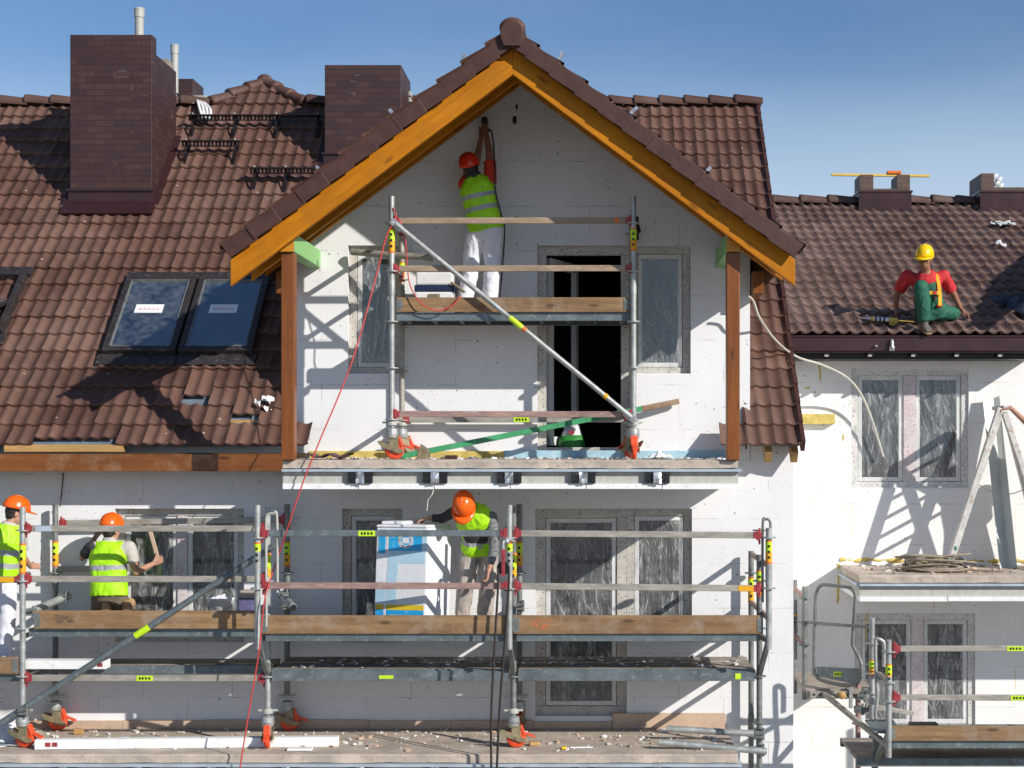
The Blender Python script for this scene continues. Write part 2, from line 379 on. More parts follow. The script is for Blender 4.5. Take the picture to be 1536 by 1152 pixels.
# ------------------------------------------------------------------ house helpers
def wall_holes(mb,x0,x1,z0,z1,y,th,holes,mi=0):
    xs=sorted({x0,x1,*[h[0] for h in holes],*[h[1] for h in holes]}); zs=sorted({z0,z1,*[h[2] for h in holes],*[h[3] for h in holes]})
    xs=[a for a in xs if x0<=a<=x1]; zs=[a for a in zs if z0<=a<=z1]
    def solid(i,j):
        if i<0 or j<0 or i>=len(xs)-1 or j>=len(zs)-1: return False
        cx=(xs[i]+xs[i+1])/2; cz=(zs[j]+zs[j+1])/2
        return not any(h[0]<cx<h[1] and h[2]<cz<h[3] for h in holes)
    for i in range(len(xs)-1):
        for j in range(len(zs)-1):
            if not solid(i,j): continue
            a,b,c,d=xs[i],xs[i+1],zs[j],zs[j+1]; Y=y+th
            mb.add([(a,y,c),(b,y,c),(b,y,d),(a,y,d)],[(0,1,2,3)],mi); mb.add([(a,Y,c),(b,Y,c),(b,Y,d),(a,Y,d)],[(3,2,1,0)],mi)
            if not solid(i-1,j): mb.add([(a,y,c),(a,Y,c),(a,Y,d),(a,y,d)],[(3,2,1,0)],mi)
            if not solid(i+1,j): mb.add([(b,y,c),(b,Y,c),(b,Y,d),(b,y,d)],[(0,1,2,3)],mi)
            if not solid(i,j-1): mb.add([(a,y,c),(b,y,c),(b,Y,c),(a,Y,c)],[(3,2,1,0)],mi)
            if not solid(i,j+1): mb.add([(a,y,d),(b,y,d),(b,Y,d),(a,Y,d)],[(0,1,2,3)],mi)

def bisect(o,planes):
    bm=bmesh.new(); bm.from_mesh(o.data)
    for co,no in planes:
        bmesh.ops.bisect_plane(bm,geom=bm.verts[:]+bm.edges[:]+bm.faces[:],plane_co=co,plane_no=no,clear_outer=True,dist=1e-5)
    bm.to_mesh(o.data); bm.free(); o.data.update()

def tiles(name,mat,o,u,v,cols,rows,L,tw=.30,A=.016,keep=None,shift=None,parent=None,seed=1,lift=.046):
    rnd=random.Random(seed); o=Vector(o);u=Vector(u).normalized();v=Vector(v).normalized();n=u.cross(v)
    V=[];Fc=[];T=[];NS=12
    prof=[]
    for i in range(NS+1):
        x=tw*i/NS; ph=(x/.15)*2*math.pi
        prof.append(A*(math.cos(ph)+.22*math.cos(2*ph)) - (.006 if i in(0,) else 0))
    for r in range(rows):
        for c in range(cols):
            uc=(c+.5)*tw; vc=(r+.5)*L
            if keep and not keep(o+u*uc+v*vc,c,r): rnd.random();rnd.random();rnd.random();rnd.random(); continue
            dv=rnd.uniform(-.004,.004); dn=rnd.uniform(-.003,.004); tilt=rnd.uniform(-.006,.006); tint=rnd.random()
            if shift: dv+=shift(o+u*uc+v*vc,c,r)
            b=len(V)
            for (vv,nn) in ((r*L+dv,lift-.038),(r*L+dv-.003,lift-.006),(r*L+dv+.008,lift),(r*L+L*.5+dv,lift*.55),(r*L+L+.05+max(dv,-.01),0.0)):
                for i in range(NS+1):
                    x=tw*i/NS
                    V.append(o+u*(c*tw+x)+v*vv+n*(prof[i]+nn+dn+tilt*(x/tw-.5))); T.append(tint)
            for k in range(4):
                for i in range(NS):
                    a=b+k*(NS+1)+i; Fc.append((a,a+1,a+NS+2,a+NS+1))
    me=bpy.data.meshes.new(name); me.from_pydata([tuple(p) for p in V],[],Fc); me.materials.append(mat)
    me.polygons.foreach_set('use_smooth',[True]*len(Fc))
    at=me.attributes.new('tint','FLOAT','POINT'); at.data.foreach_set('value',T); me.update()
    ob=bpy.data.objects.new(name,me); COL.objects.link(ob)
    if parent: par(ob,parent)
    return ob

def ridge_caps(mb,p0,p1,r=.11,L=.36,up=(0,0,1),mi=0):
    p0=Vector(p0);p1=Vector(p1);d=(p1-p0);n=max(1,round(d.length/L));d.normalize();st=(p1-p0).length/n
    s=d.cross(Vector(up)).normalized();u=s.cross(d)
    for k in range(n):
        a=p0+d*st*k; b=a+d*(st+.05); vs=[]; j=random.uniform(-.008,.008)
        for q,(c,rr,h) in enumerate(((a,r*1.08,.022),(a+d*.03,r*1.1,.025),(b,r*.92,-.005))):
            for i in range(13):
                t=math.pi*(-.12+1.24*i/12)
                vs.append(c+s*math.cos(t)*rr+u*(math.sin(t)*rr*.8+h+j))
        fs=[(q*13+i,q*13+i+1,(q+1)*13+i+1,(q+1)*13+i) for q in range(2) for i in range(12)]
        fs.append(tuple(range(13)))
        mb.add(vs,fs,mi,True)

def window(parent,x0,x1,z0,z1,yw,cells,film='film',fw=.085,open_cells=(),mull=None,reveal=.09,label=None,film_drop=0.0,fmat='frame'):
    """frame set back in its opening; cells: x fractions in metres of each sash"""
    yf=yw+reveal; fr=MB()
    fr.box(x0,x1,yf,yf+.08,z1-fw,z1); fr.box(x0,x1,yf,yf+.08,z0,z0+fw)
    fr.box(x0,x0+fw,yf,yf+.08,z0+fw,z1-fw); fr.box(x1-fw,x1,yf,yf+.08,z0+fw,z1-fw)
    for i in range(len(cells)-1): fr.box(cells[i][1],cells[i+1][0],yf-.004,yf+.08,z0+fw,z1-fw,1)
    # adhesive drips and ragged insulation edge round the opening
    w=fr.build('window',[M[fmat],M[mull or fmat]],parent,bevel=.006)
    if label: w['label']=label
    sl=MB(); sl.box(x0+.002,x1-.002,yw+.004,yf-.002,z0-.0,z0+.012); sl.build('sill',M['white_foam'],w)
    for i,(a,b) in enumerate(cells):
        a2,b2=max(a,x0+fw),min(b,x1-fw); sf=.055
        if i in open_cells: continue
        s=MB(); q0,q1=z0+fw,z1-fw
        s.box(a2+.004,b2-.004,yf+.02,yf+.07,q1-sf,q1-.003); s.box(a2+.004,b2-.004,yf+.02,yf+.07,q0+.003,q0+sf)
        s.box(a2+.004,a2+sf,yf+.02,yf+.07,q0+sf,q1-sf); s.box(b2-sf,b2-.004,yf+.02,yf+.07,q0+sf,q1-sf)
        s.build('sash',M['frame_clean'],w,bevel=.006)
        g=MB(); g.box(a2+sf+.002,b2-sf-.002,yf+.045,yf+.053,q0+sf+.002,q1-sf-.002); g.build('pane',M['glass'],w)
        if film:
            p=MB(); nx,nz=14,26; xa,xb=a2+.01,b2-.01; za,zb=q0+.02,q1-.02-film_drop
            vs=[]
            for j in range(nz+1):
                for k in range(nx+1):
                    x=xa+(xb-xa)*k/nx; z=za+(zb-za)*j/nz
                    e=min(k,nx-k,j,nz-j); 
                    d=noise.noise(Vector((x*6+x0*7,z*1.6,yw*3+i)))*.05+noise.noise(Vector((x*17,z*3.5,i*5.+x0)))*.02
                    vs.append((x,yf-.012-(max(0,d+.012) if e>0 else 0),z))
            p.add(vs,[(j*(nx+1)+k,j*(nx+1)+k+1,(j+1)*(nx+1)+k+1,(j+1)*(nx+1)+k) for j in range(nz) for k in range(nx)],0,True)
            p.build('plastic_film',M[film],w,fix=False)
    return w

def balcony(parent,x0,x1,yw,yf,zt,brackets,extra_left=False):
    s=MB()
    nx=70; 
    # rough slab: front edge slightly uneven
    vs=[];prof=[(yw,zt),(yf+.02,zt),(yf,zt-.015),(yf+.004,zt-.085),(yf+.06,zt-.088),(yw,zt-.088)]
    for i in range(nx+1):
        x=x0+(x1-x0)*i/nx
        for q,(y,z) in enumerate(prof):
            j=noise.noise(Vector((x*7,q*3.1,zt)))*(.010 if 0<q<4 else .003)
            vs.append((x,y+(j if q in(1,2,3) else 0),z+j*.7))
    fs=[(i*6+q,i*6+(q+1)%6,(i+1)*6+(q+1)%6,(i+1)*6+q) for i in range(nx) for q in range(6)]
    fs+= [tuple(range(6)),tuple(nx*6+q for q in range(5,-1,-1))]
    s.add(vs,fs); b=s.build('balcony',M['concrete_edge'],parent)
    d=MB(); d.box(x0+.0,x1+.035,yf-.05,yf+.03,zt-.118,zt-.093); d.box(x0+.01,x1-.01,yf+.031,yw-.01,zt-.112,zt-.094)
    d.box(x1-.01,x1+.035,yf+.03,yw-.01,zt-.118,zt-.0935) if not extra_left else d.box(x0-.035,x0+.01,yf+.03,yw-.01,zt-.118,zt-.0935)
    d.build('drip_edge',M['drip'],b)
    g=MB(); g.box(x0,x1,yf+.012,yw-.002,zt-.24,zt-.119); g.build('edge_band',M['grey_band'],b)
    w=MB(); n=6
    for i in range(n):
        a=x0+(x1-x0)*i/n; c=x0+(x1-x0)*(i+1)/n
        w.box(a+.004,c-.004,yf-.012+random.uniform(-.004,.004),yw-.004,zt-.295+random.uniform(-.004,.003),zt-.241)
    w.build('soffit_insulation',M['white_foam'],b)
    for bx in brackets:
        k=MB(); y0=yf-.045
        k.box(bx-.125,bx-.045,y0,yf+.01,zt-.235,zt-.122,0); k.box(bx+.045,bx+.125,y0,yf+.01,zt-.235,zt-.122,0)
        for sx in(-.085,.085):
            for sz in(-.15,-.205): k.tube((bx+sx,y0-.008,zt+sz),(bx+sx,y0+.004,zt+sz),.010,n=8,mi=0)
        k.add([(bx+dx,y0-.015+random.uniform(-.012,.012),zt+dz) for dz in(-.237,-.19,-.15,-.122) for dx in(-.042,-.015,.014,.042)],
              [(j*4+i,j*4+i+1,(j+1)*4+i+1,(j+1)*4+i) for j in range(3) for i in range(3)],1)
        k.box(bx-.042,bx+.042,y0+.002,yf+.01,zt-.234,zt-.123,1)
        k.build('bracket',[M['black'],M['silver']],b)
    return b

# ================================================================== ground
g=MB(); g.add([(-400,-400,0),(400,-400,0),(400,400,0),(-400,400,0)],[(0,1,2,3)]); gr=g.build('ground',M['ground']); tag(gr,'bare earth of the building site around the houses',kind='structure'); del gr['label']

# ================================================================== MAIN HOUSE
house=thing('house',(-3,0,0),'large white insulated house with brown tiled roof and gabled dormer, built up on the left','house','houses under construction')
UP,LO=-.24,-3.265                                  # balcony levels relative to the camera height
XA=-.87                                             # dormer axis
def zd(x): return 4.124-.75*abs(x-XA)               # dormer roof top
H=[]
def hole(px0,px1,py0,py1,y=0): 
    a=W(px0,py0,y);b=W(px1,py1,y); return (a.x,b.x,b.z,a.z)
wu=hole(522,602,368,562); du=hole(806,945,368,690); wu2=hole(945,1036,368,562)
du=(du[0],du[1],ZZ(UP)+.02,du[3])
wl=hole(513,604,763,965); dl=hole(803,940,763,1076); wl2=hole(940,1038,763,965); wa=hole(172,366,763,965)
mb=MB()
wall_holes(mb,-11,2.18,0,ZZ(-.27),0,.3,[wl,dl,wl2,wa])
mb.box(1.70,2.18,0,.3,ZZ(-.269),ZZ(.22)); mb.box(-11,-3.425,0,.3,ZZ(-.269),ZZ(.2))
mb.build('wall',M['eps'],house)
mb=MB(); wall_holes(mb,-3.418,1.694,ZZ(-.268),ZZ(4.2),0,.3,[wu,du,wu2])
dw=mb.build('dormer_wall',M['eps'],house)
bisect(dw,[((XA,0,ZZ(4.124-.19)),(.6,0,.8)),((XA,0,ZZ(4.124-.19)),(-.6,0,.8))])
mb=MB()
mb.prism([(.31,0),(9,0),(9,ZZ(.0)),(4.36,ZZ(4.5)),(.31,ZZ(.45))],(1.95,0,0),(0,1,0),(0,0,1),(.22,0,0))
mb.prism([(.31,0),(9,0),(9,ZZ(.0)),(4.36,ZZ(4.5)),(.31,ZZ(.45))],(-11,0,0),(0,1,0),(0,0,1),(.22,0,0))
mb.box(-10.7,1.9,8.8,9,0,ZZ(.2))
mb.box(-3.41,-3.2,.31,4,ZZ(-.2),ZZ(1.9)); mb.box(1.48,1.685,.31,4,ZZ(-.2),ZZ(1.9))
mb.build('end_wall',M['eps'],house)
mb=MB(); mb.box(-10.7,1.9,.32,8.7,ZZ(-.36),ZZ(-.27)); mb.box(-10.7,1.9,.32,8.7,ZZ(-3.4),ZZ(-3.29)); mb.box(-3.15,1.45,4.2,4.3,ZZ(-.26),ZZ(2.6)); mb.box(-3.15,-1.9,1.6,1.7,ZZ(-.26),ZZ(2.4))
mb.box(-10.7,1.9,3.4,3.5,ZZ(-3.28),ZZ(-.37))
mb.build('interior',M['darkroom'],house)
# windows
window(house,wu[0],wu[1],wu[2],wu[3],0,[(wu[0],wu[1])])
window(house,wu2[0],wu2[1],wu2[2],wu2[3],0,[(wu2[0],wu2[1])])
w=window(house,du[0],du[1],du[2],du[3],0,[(du[0],du[1])],open_cells=(0,),fw=.10,label='open balcony door onto a dark room')
o=MB(); hx=du[0]+.12; zb,zt=du[2]+.12,du[3]-.12       # open leaf swung inwards
e=Vector((hx+.30,.95,0)); h0=Vector((hx,.2,0))
for a,b in((h0,h0+(e-h0)*.1),(e-(e-h0)*.1,e)): o.bar(Vector((a.x,a.y,(zb+zt)/2)),Vector((b.x,b.y,(zb+zt)/2)),.06,zt-zb)
for z in(zb+.05,zt-.05): o.bar(Vector((h0.x,h0.y,z)),Vector((e.x,e.y,z)),.062,.1)
o.build('door_leaf',M['frame_clean'],w)
window(house,wl[0],wl[1],wl[2],wl[3],0,[(wl[0],wl[1])])
window(house,dl[0],dl[1],dl[2],dl[3],0,[(dl[0],dl[1])],fw=.11,label='tall balcony door sealed with clear plastic film')
window(house,wl2[0],wl2[1],wl2[2],wl2[3],0,[(wl2[0],wl2[1])])
xm=W(270,0,0).x
window(house,wa[0],wa[1],wa[2],wa[3],0,[(wa[0],xm-.055),(xm+.055,wa[1])],mull='frame_pink')
# balconies
bx=[W(p,0,-1.4).x for p in(541,653,764,875,986)]
bu=balcony(house,W(424,0,-1.4).x,W(1107,0,-1.4).x,0,-1.4,ZZ(UP),bx)
balcony(house,-9.5,W(1107,0,-1.4).x,0,-1.4,ZZ(LO),[bx[0]-.76*k for k in range(8,0,-1)]+bx)
def strip(name,mat,px0,px1,py0,py1,th,y=0):
    a=W(px0,py0,y);b=W(px1,py1,y); m=MB(); n=max(1,int((b.x-a.x)/.9))
    for i in range(n):
        x0=a.x+(b.x-a.x)*i/n;x1=a.x+(b.x-a.x)*(i+1)/n
        m.box(x0,x1-.004,y-th+random.uniform(0,.012),y-.002,b.z,a.z+random.uniform(-.01,.006))
    return m.build(name,M[mat],house)
strip('base_insulation','yfoam',465,757,676,690,.05).location.z+=0
strip('base_insulation','bfoam',757,1090,675,690,.045)
strip('base_insulation','peach',-60,800,1080,1092,.05); strip('base_insulation','peach',800,918,1081,1092,.04); strip('base_insulation','peach',919,1088,1070,1092,.05)
# --- main roof
RL=.306; S45=math.sqrt(.5)
X0=2.23-.3*44
holes=[(-4.6,2),(-3.95,1)]
def mkeep(p,c,r):
    x=p.x; zr=p.z-CAMZ
    if -3.45<x<1.62 and p.y>-.12: return zr>zd(x)-.42
    if -3.2<x<1.45 and p.y<=0: return False
    for hx,hr in holes:
        if r==hr and abs(x-(hx+.15))<.16: return False
    return True
def mshift(p,c,r):
    x=p.x
    if r==0 and -6.25<x<-5.35: return .10
    for hx,hr in holes:
        if r==hr+1 and abs(x-(hx+.15))<.16: return -.14
    if r==2 and -3.75<x<-3.5: return -.05
    return 0
mroof=MB(); nn=Vector((0,-S45,S45))
for xa,xb in((-11.1,-3.42),(1.70,2.2)): 
    mroof.add([Vector((x,y,ZZ(y+.3)))-nn*(.045+t) for t in(0,.02) for (x,y) in((xa,-.36),(xb,-.36),(xb,4.36),(xa,4.36))],[(0,1,2,3),(7,6,5,4),(0,4,5,1),(1,5,6,2),(2,6,7,3),(3,7,4,0)])
mroof.add([Vector((x,y,ZZ(4.66-(y-4.36)))) for (x,y) in((-11.1,4.33),(2.23,4.33),(2.23,9.3),(-11.1,9.3))],[(0,1,2,3)],1)
mroof.add([Vector((x,y,ZZ(4.60-(y-4.36)))) for (x,y) in((-11.1,4.33),(2.23,4.33),(2.23,9.3),(-11.1,9.3))],[(3,2,1,0)],1)
roof=mroof.build('roof',[M['membrane'],M['verge']],house,fix=False)
tl=tiles('roof_tiles',M['tile'],(X0,-.4,ZZ(-.1)),(1,0,0),(0,S45,S45),44,22,RL,keep=mkeep,shift=mshift,parent=roof,seed=3)
def rpt(px,py):
    d=16.7/(1-(655-py)/F); y=d-D; return W(px,py,y)
rc=MB(); zr=ZZ(4.66)
ridge_caps(rc,(-10.97,4.36,zr+.03),(-5.5,4.36,zr+.03)); ridge_caps(rc,(-4.1,4.36,zr+.03),(2.25,4.36,zr+.03))
# small hipped cross roof rising above the ridge
ap=W(397,124,4.85); bl=Vector((-5.45,4.40,zr+.0)); brr=Vector((-4.12,4.40,zr+.0))
ridge_caps(rc,bl+Vector((0,-.05,.02)),ap,.10,.30); ridge_caps(rc,brr+Vector((0,-.05,.02)),ap,.10,.30); ridge_caps(rc,ap+Vector((0,-.02,.02)),ap+Vector((0,1.6,.02)),.10,.33)
rc.build('ridge_caps',M['tile'],roof)
mb=MB(); mb.add([bl,brr,ap,ap+Vector((0,1.6,0)),bl+Vector((-.2,1.8,-.1)),brr+Vector((.2,1.8,-.1))],[(0,2,3,4),(2,1,5,3)]); mb.build('cross_roof',M['verge'],roof,fix=False)
hp=tiles('cross_roof_tiles',M['tile'],(-5.55,4.36,ZZ(4.66)),(1,0,0),(0,S45,S45),5,3,RL,parent=roof,seed=9)
nl=(ap-bl).cross(Vector((0,-1,1))).normalized(); nl=nl if nl.x<0 else -nl
nr=(ap-brr).cross(Vector((0,-1,1))).normalized(); nr=nr if nr.x>0 else -nr
bisect(hp,[(ap,nl),(ap,nr)])
vg=MB()                                              # right verge of the main roof
for k in range(22):
    a=Vector((2.235,-.4+k*RL*S45,ZZ(-.1)+k*RL*S45)); b=a+Vector((0,S45,S45))*(RL+.02)
    vg.bar(a+nn*.0,b+nn*-.03,.045,.15,up=nn)
vg.build('verge_tiles',M['verge'],roof)
vg=MB()
for k in range(2): a=Vector((1.615,-.4+k*RL*S45,ZZ(-.1)+k*RL*S45)); b=a+Vector((0,S45,S45))*(RL+.02); vg.bar(a,b+nn*-.03,.02,.10,up=nn)
vg.build('verge_tiles',M['verge'],roof)
bt=MB()
for hx,hr in holes[1:]: y_=-.40+hr*RL*S45+.10; bt.box(hx-.25,hx+.55,y_,y_+.05,ZZ(y_+.3)-.075,ZZ(y_+.3)-.03)
bt.box(-6.5,-5.2,-.40,-.33,ZZ(-.165),ZZ(-.085))
bt.build('batten',M['batten'],roof)
fb=MB(); fb.box(-11.05,W(426,0,-.5).x,-.50,-.44,ZZ(-.377),ZZ(-.19)); fb.build('fascia',M['fascia'],house,bevel=.006)
fb=MB(); fb.box(-11.05,-3.2,-.49,-.01,ZZ(-.355),ZZ(-.33)); fb.box(-11.05,-3.2,-.435,-.40,ZZ(-.32),ZZ(-.175)); fb.build('soffit',M['soffit'],house)
fb=MB()
for px in(1152,1191): 
    q=W(px,700,-.22); fb.bar((q.x,-.26,ZZ(-.23)),(q.x,1.0,ZZ(.95)),.075,.15)
fb.build('rafter_end',M['batten'],house)
# --- skylights
def skylight(X,y0,y1,wd,opened=False,lab=True):
    v=Vector((0,S45,S45)); o=Vector((X,y0,ZZ(y0+.3))); L=(y1-y0)/S45; u=Vector((1,0,0))
    def P(a,b,c): return o+u*a+v*b+nn*c
    f=MB(); t=.068
    for (a0,a1,b0,b1) in((0,wd,0,t),(0,wd,L-t,L),(0,t,t,L-t),(wd-t,wd,t,L-t)):
        c=P((a0+a1)/2,(b0+b1)/2,.055); f.obox(c,u*(a1-a0)/2,v*(b1-b0)/2,nn*.075)
    f.obox(P(wd/2,-.09,.062),u*(wd/2+.05),v*.09,nn*.008); f.obox(P(wd/2,L+.07,.045),u*(wd/2+.03),v*.07,nn*.03)
    w=f.build('skylight',M['skyframe'],roof,bevel=.01)
    rot=Matrix.Rotation(R(-28),3,'X') if opened else Matrix.Identity(3)
    pv=P(wd/2,L*.5,.09)
    def Q(a,b,c):
        return pv+rot@(P(a,b,c)-pv)
    U,Vv,Nn=rot@u,rot@v,rot@nn
    i=MB()
    for (a0,a1,b0,b1) in((t+.004,wd-t-.004,t+.004,t+.018),(t+.004,wd-t-.004,L-t-.018,L-t-.004),(t+.004,t+.018,t+.018,L-t-.018),(wd-t-.018,wd-t-.004,t+.018,L-t-.018)):
        i.obox(Q((a0+a1)/2,(b0+b1)/2,.105),U*(a1-a0)/2,Vv*(b1-b0)/2,Nn*.022)
    i.build('sash',M['galv_dark'] if not opened else M['skyframe'],w)
    g=MB(); g.obox(Q(wd/2,L/2,.10),U*(wd/2-t-.01),Vv*(L/2-t-.01),Nn*.006); g.build('pane',M['skyglass'],w)
    bk=MB(); bk.obox(P(wd/2,L/2,-.25),u*(wd/2-.02),v*(L/2-.02),nn*.01); bk.build('shaft',M['darkroom'],w)  # flat dark plate stands in for the unlit shaft
    if lab:
        p=MB(); p.obox(Q(wd*.46,L*.56,.1085),U*.165,Vv*.075,Nn*.002,0)
        for k,(dx,dw) in enumerate(((-.1,.022),(-.05,.018),(0,.024),(.055,.02),(.105,.018))): p.obox(Q(wd*.46+dx,L*.56-.01,.111),U*dw,Vv*.022,Nn*.001,1)
        p.build('paper_notice',[M['paper'],M['faintred']],w)
skylight(-5.74,.61,1.57,.85); skylight(-4.855,.61,1.57,.85); skylight(-7.85,.86,1.64,.86,True,False)
# --- snow guards
def guard(px0,px1,py):
    a=rpt(px0,py+14);b=rpt(px1,py+14); m=MB()
    rail=lambda x,h,d: Vector((x,a.y-.10+d,a.z+h))
    m.box(a.x,b.x,a.y-.115,a.y-.085,a.z+.16,a.z+.185); m.box(a.x,b.x,a.y-.115,a.y-.085,a.z+.10,a.z+.112); m.box(a.x,b.x,a.y-.19,a.y-.115,a.z+.155,a.z+.165)
    x=a.x
    while x<b.x: m.box(x,x+.022,a.y-.11,a.y-.09,a.z+.10,a.z+.17); x+=.05
    n=max(2,round((b.x-a.x)/.62)+1)
    for i in range(n):
        x=a.x+.06+(b.x-a.x-.12)*i/(n-1)
        for q in(-.02,.02):
            m.bar((x+q*.5,a.y-.10,a.z+.17),(x+q*.5,a.y-.20,a.z-.15),.008,.018); m.bar((x+q*.5,a.y-.08,a.z+.15),(x+q*.5,a.y+.05,a.z+.08),.008,.018)
        m.bar((x,a.y-.22,a.z-.15),(x,a.y+.1,a.z+.17),.035,.010,up=nn)
        m.sph((x,a.y-.13,a.z+.19),.013,1,8,6)
    m.build('snow_guard',[M['darkmetal'],M['pipe']],roof)
guard(286,486,180); guard(276,362,219); guard(378,484,260)
# --- chimneys
def chimney(x0,x1,y0,y1,zb,zt,mat='brick',parent=None,step=None):
    m=MB()
    if step: m.box(x0,x1,y0,y0+.2,zb,zt); m.box(x0,x1,y0+.2,y1,zb,step)
    else: m.box(x0,x1,y0,y1,zb,zt)
    return m.build('chimney',M[mat],parent or house,bevel=.008)
def flashing(c,x0,x1,y0,zb):
    m=MB(); m.box(x0-.015,x1+.015,y0-.02,y0-.002,zb-.02,zb+.20); m.box(x0-.03,x1+.03,y0-.05,y0-.002,zb+.20,zb+.225)
    m.obox(Vector(((x0+x1)/2,y0-.11,zb-.03)),Vector(((x1-x0)/2+.06,0,0)),Vector((0,.09,.09)),nn*.012)
    for x in(x0-.045,x1+.045): m.obox(Vector((x,y0+.5,zb+.56)),Vector((.05,0,0)),Vector((0,.55,.55)),nn*.02)
    m.build('flashing',M['flash'],c)
cx0,cx1=W(105,0,2.68).x,W(228,0,2.68).x
c1=chimney(cx0,cx1,2.68,3.81,ZZ(2.9),ZZ(5.21),step=ZZ(5.0)); flashing(c1,cx0,cx1,2.68,ZZ(2.98))
m=MB(); m.box(cx1-.18,cx1-.03,3.5,3.72,ZZ(5.0),ZZ(5.10)); m.box(cx0+.2,cx1-.25,3.0,3.7,ZZ(5.0),ZZ(5.05)); m.build('mortar_bed',M['plank'],c1)
def pipe(px,py0,py1,y,r,c):
    a=W(px,py0,y);b=W(px,py1,y); m=MB(); m.tube(b,a,r,n=16); m.tube(a-Vector((0,0,.12)),a,r*1.14,n=16); m.tube(a-Vector((0,0,.02)),a+Vector((0,0,.004)),r*1.2,n=16); m.build('pipe',M['pipe'],c)
pipe(209,13,70,2.95,.058,c1); pipe(262,68,140,4.0,.05,c1)
cx0,cx1=W(487,0,3.26).x,W(602,0,3.26).x
c2=chimney(cx0,cx1,3.26,4.25,ZZ(3.3),ZZ(4.96)); flashing(c2,cx0,cx1,3.26,ZZ(3.56))
m=MB()
for k in range(9): m.box(cx1+.001,cx1+.03,4.05,4.22,ZZ(4.05)+k*.085,ZZ(4.05)+k*.085+.06)
m.build('block_edge',M['pipe'],c2)
a=W(265,118,6);b=W(290,160,6); c3=chimney(a.x,b.x,6,6.6,ZZ(4.2),a.z)
a=W(291,143,5.6);b=W(312,165,5.6); m=MB(); m.box(a.x,b.x,5.6,6,ZZ(4.0),a.z); m.build('chimney',M['pipe'],house)['label']='small bare concrete flue block behind the ridge'
for px in(65,935,966,1092): q=W(px,158,4.3); m=MB(); m.tube(q,q+Vector((0,0,.11)),.011,n=6); m.build('ridge_hook',M['pipe'],roof)
# --- dormer roof, verge boards, rafters
dr=MB()
for s in(-1,1):
    t0=Vector((XA,0,ZZ(4.124-.165))); v=Vector((s*.8,0,-.6)); n_=Vector((s*.6,0,.8))
    dr.obox(t0+v*1.79+Vector((0,1.25,0))-n_*.006,v*1.785,Vector((0,2.84,0)),n_*.012)
droof=dr.build('dormer_roof',M['soffit'],house)
def dkeep(p,c,r): return p.z-CAMZ>p.y+.2-.35
tiles('roof_tiles',M['tile'],(XA-2.93,4.25,ZZ(4.124-.04-.75*2.93)),(0,-1,0),(.8,0,.6),20,12,.305,keep=dkeep,parent=droof,seed=11)
tiles('roof_tiles',M['tile'],(XA+2.93,-1.70,ZZ(4.124-.04-.75*2.93)),(0,1,0),(-.8,0,.6),20,12,.305,keep=dkeep,parent=droof,seed=12)
for s in(-1,1):
    v=Vector((-s*.8,0,.6)); n_=Vector((s*.6,0,.8)); e=Vector((XA+s*2.93,0,ZZ(4.124-.75*2.93)))
    for k in range(12):
        m=MB(); a=e+v*(.305*k); b=a+v*.335
        lo=n_*.006; hi=-n_*.012; rr=random.uniform(-.006,.006)
        c0=a+lo; c1_=b+hi; th=n_*.162
        ye=-1.725+rr-.006*(k%2)
        vs=[]
        for y in(ye,ye+.022): vs+= [Vector((p.x,y,p.z)) for p in(c0-th,c1_-th,c1_,c0)]
        m.add(vs,[(0,1,2,3),(7,6,5,4),(0,4,5,1),(1,5,6,2),(2,6,7,3),(3,7,4,0)])
        vs=[Vector((p.x,y,p.z)) for y in(ye+.0225,ye+.17) for p in(c0-n_*.022,c1_-n_*.022,c1_-n_*.001,c0-n_*.001)]
        m.add(vs,[(0,1,2,3),(7,6,5,4),(0,4,5,1),(1,5,6,2),(2,6,7,3),(3,7,4,0)])
        m.build('verge_tile',M['verge'],droof,bevel=.006)
m=MB(); poly=[(.118*math.cos(t),.118*math.sin(t)) for t in[math.pi*(i/14) for i in range(15)]]+[(-.115,-.06),(-.085,-.14),(.085,-.14),(.115,-.06)]
m.prism(poly,(XA,-1.775,ZZ(4.06)),(1,0,0),(0,0,1),(0,.05,0))
m.build('ridge_end_tile',M['verge'],droof,bevel=.008)
m=MB(); ridge_caps(m,(XA,-1.72,ZZ(4.09)),(XA,3.9,ZZ(4.09)),.12,.36); m.build('ridge_caps',M['tile'],droof)
def rafter(y,th,top,bot,dx,name,mat):
    for s in(-1,1):
        mat='yellow_wood_left' if s<0 else 'yellow_wood_right'
        m=MB(); m.prism([(0,-top),(s*dx,-top-.75*dx),(s*dx,-bot-.75*dx+.0),(0,-bot)],(XA,y,ZZ(4.124)),(1,0,0),(0,0,1),(0,th,0)); m.build(name,M[mat],droof,bevel=.006)
rafter(-1.62,.075,.185,.455,2.86,'verge_board','yellow_wood')
rafter(-.88,.08,.185,.35,2.82,'rafter','yellow_wood'); rafter(-.20,.08,.185,.225,2.82,'rafter','yellow_wood')
for s,x in((-1,-3.55),(1,1.702)):
    m=MB(); m.box(x,x+.12,-.28,3,ZZ(1.58),ZZ(1.82)); m.build('wall_plate',M['brown_wood'],droof)
for k,x in enumerate((W(433.5,0,-1.4).x,W(1099,0,-1.4).x)):
    m=MB(); m.box(x-.068,x+.068,-1.465,-1.33,ZZ(UP)+.002,ZZ(1.885)); m.build('post',M['brown_wood'],house,bevel=.008)
    m=MB(); m.box(x-.07,x+.07,-1.49,-.002,ZZ(1.89),ZZ(2.085)); b=m.build('purlin',M['mint'],house,bevel=.006); b['label']='mint green painted beam with a raw yellow end'
    m=MB(); m.box(x-.0705,x+.0705,-1.50,-1.489,ZZ(1.8895),ZZ(2.0855)); m.build('end_grain',M['yellow_wood'],b)
m=MB()                                                # bright roof hooks along the dormer
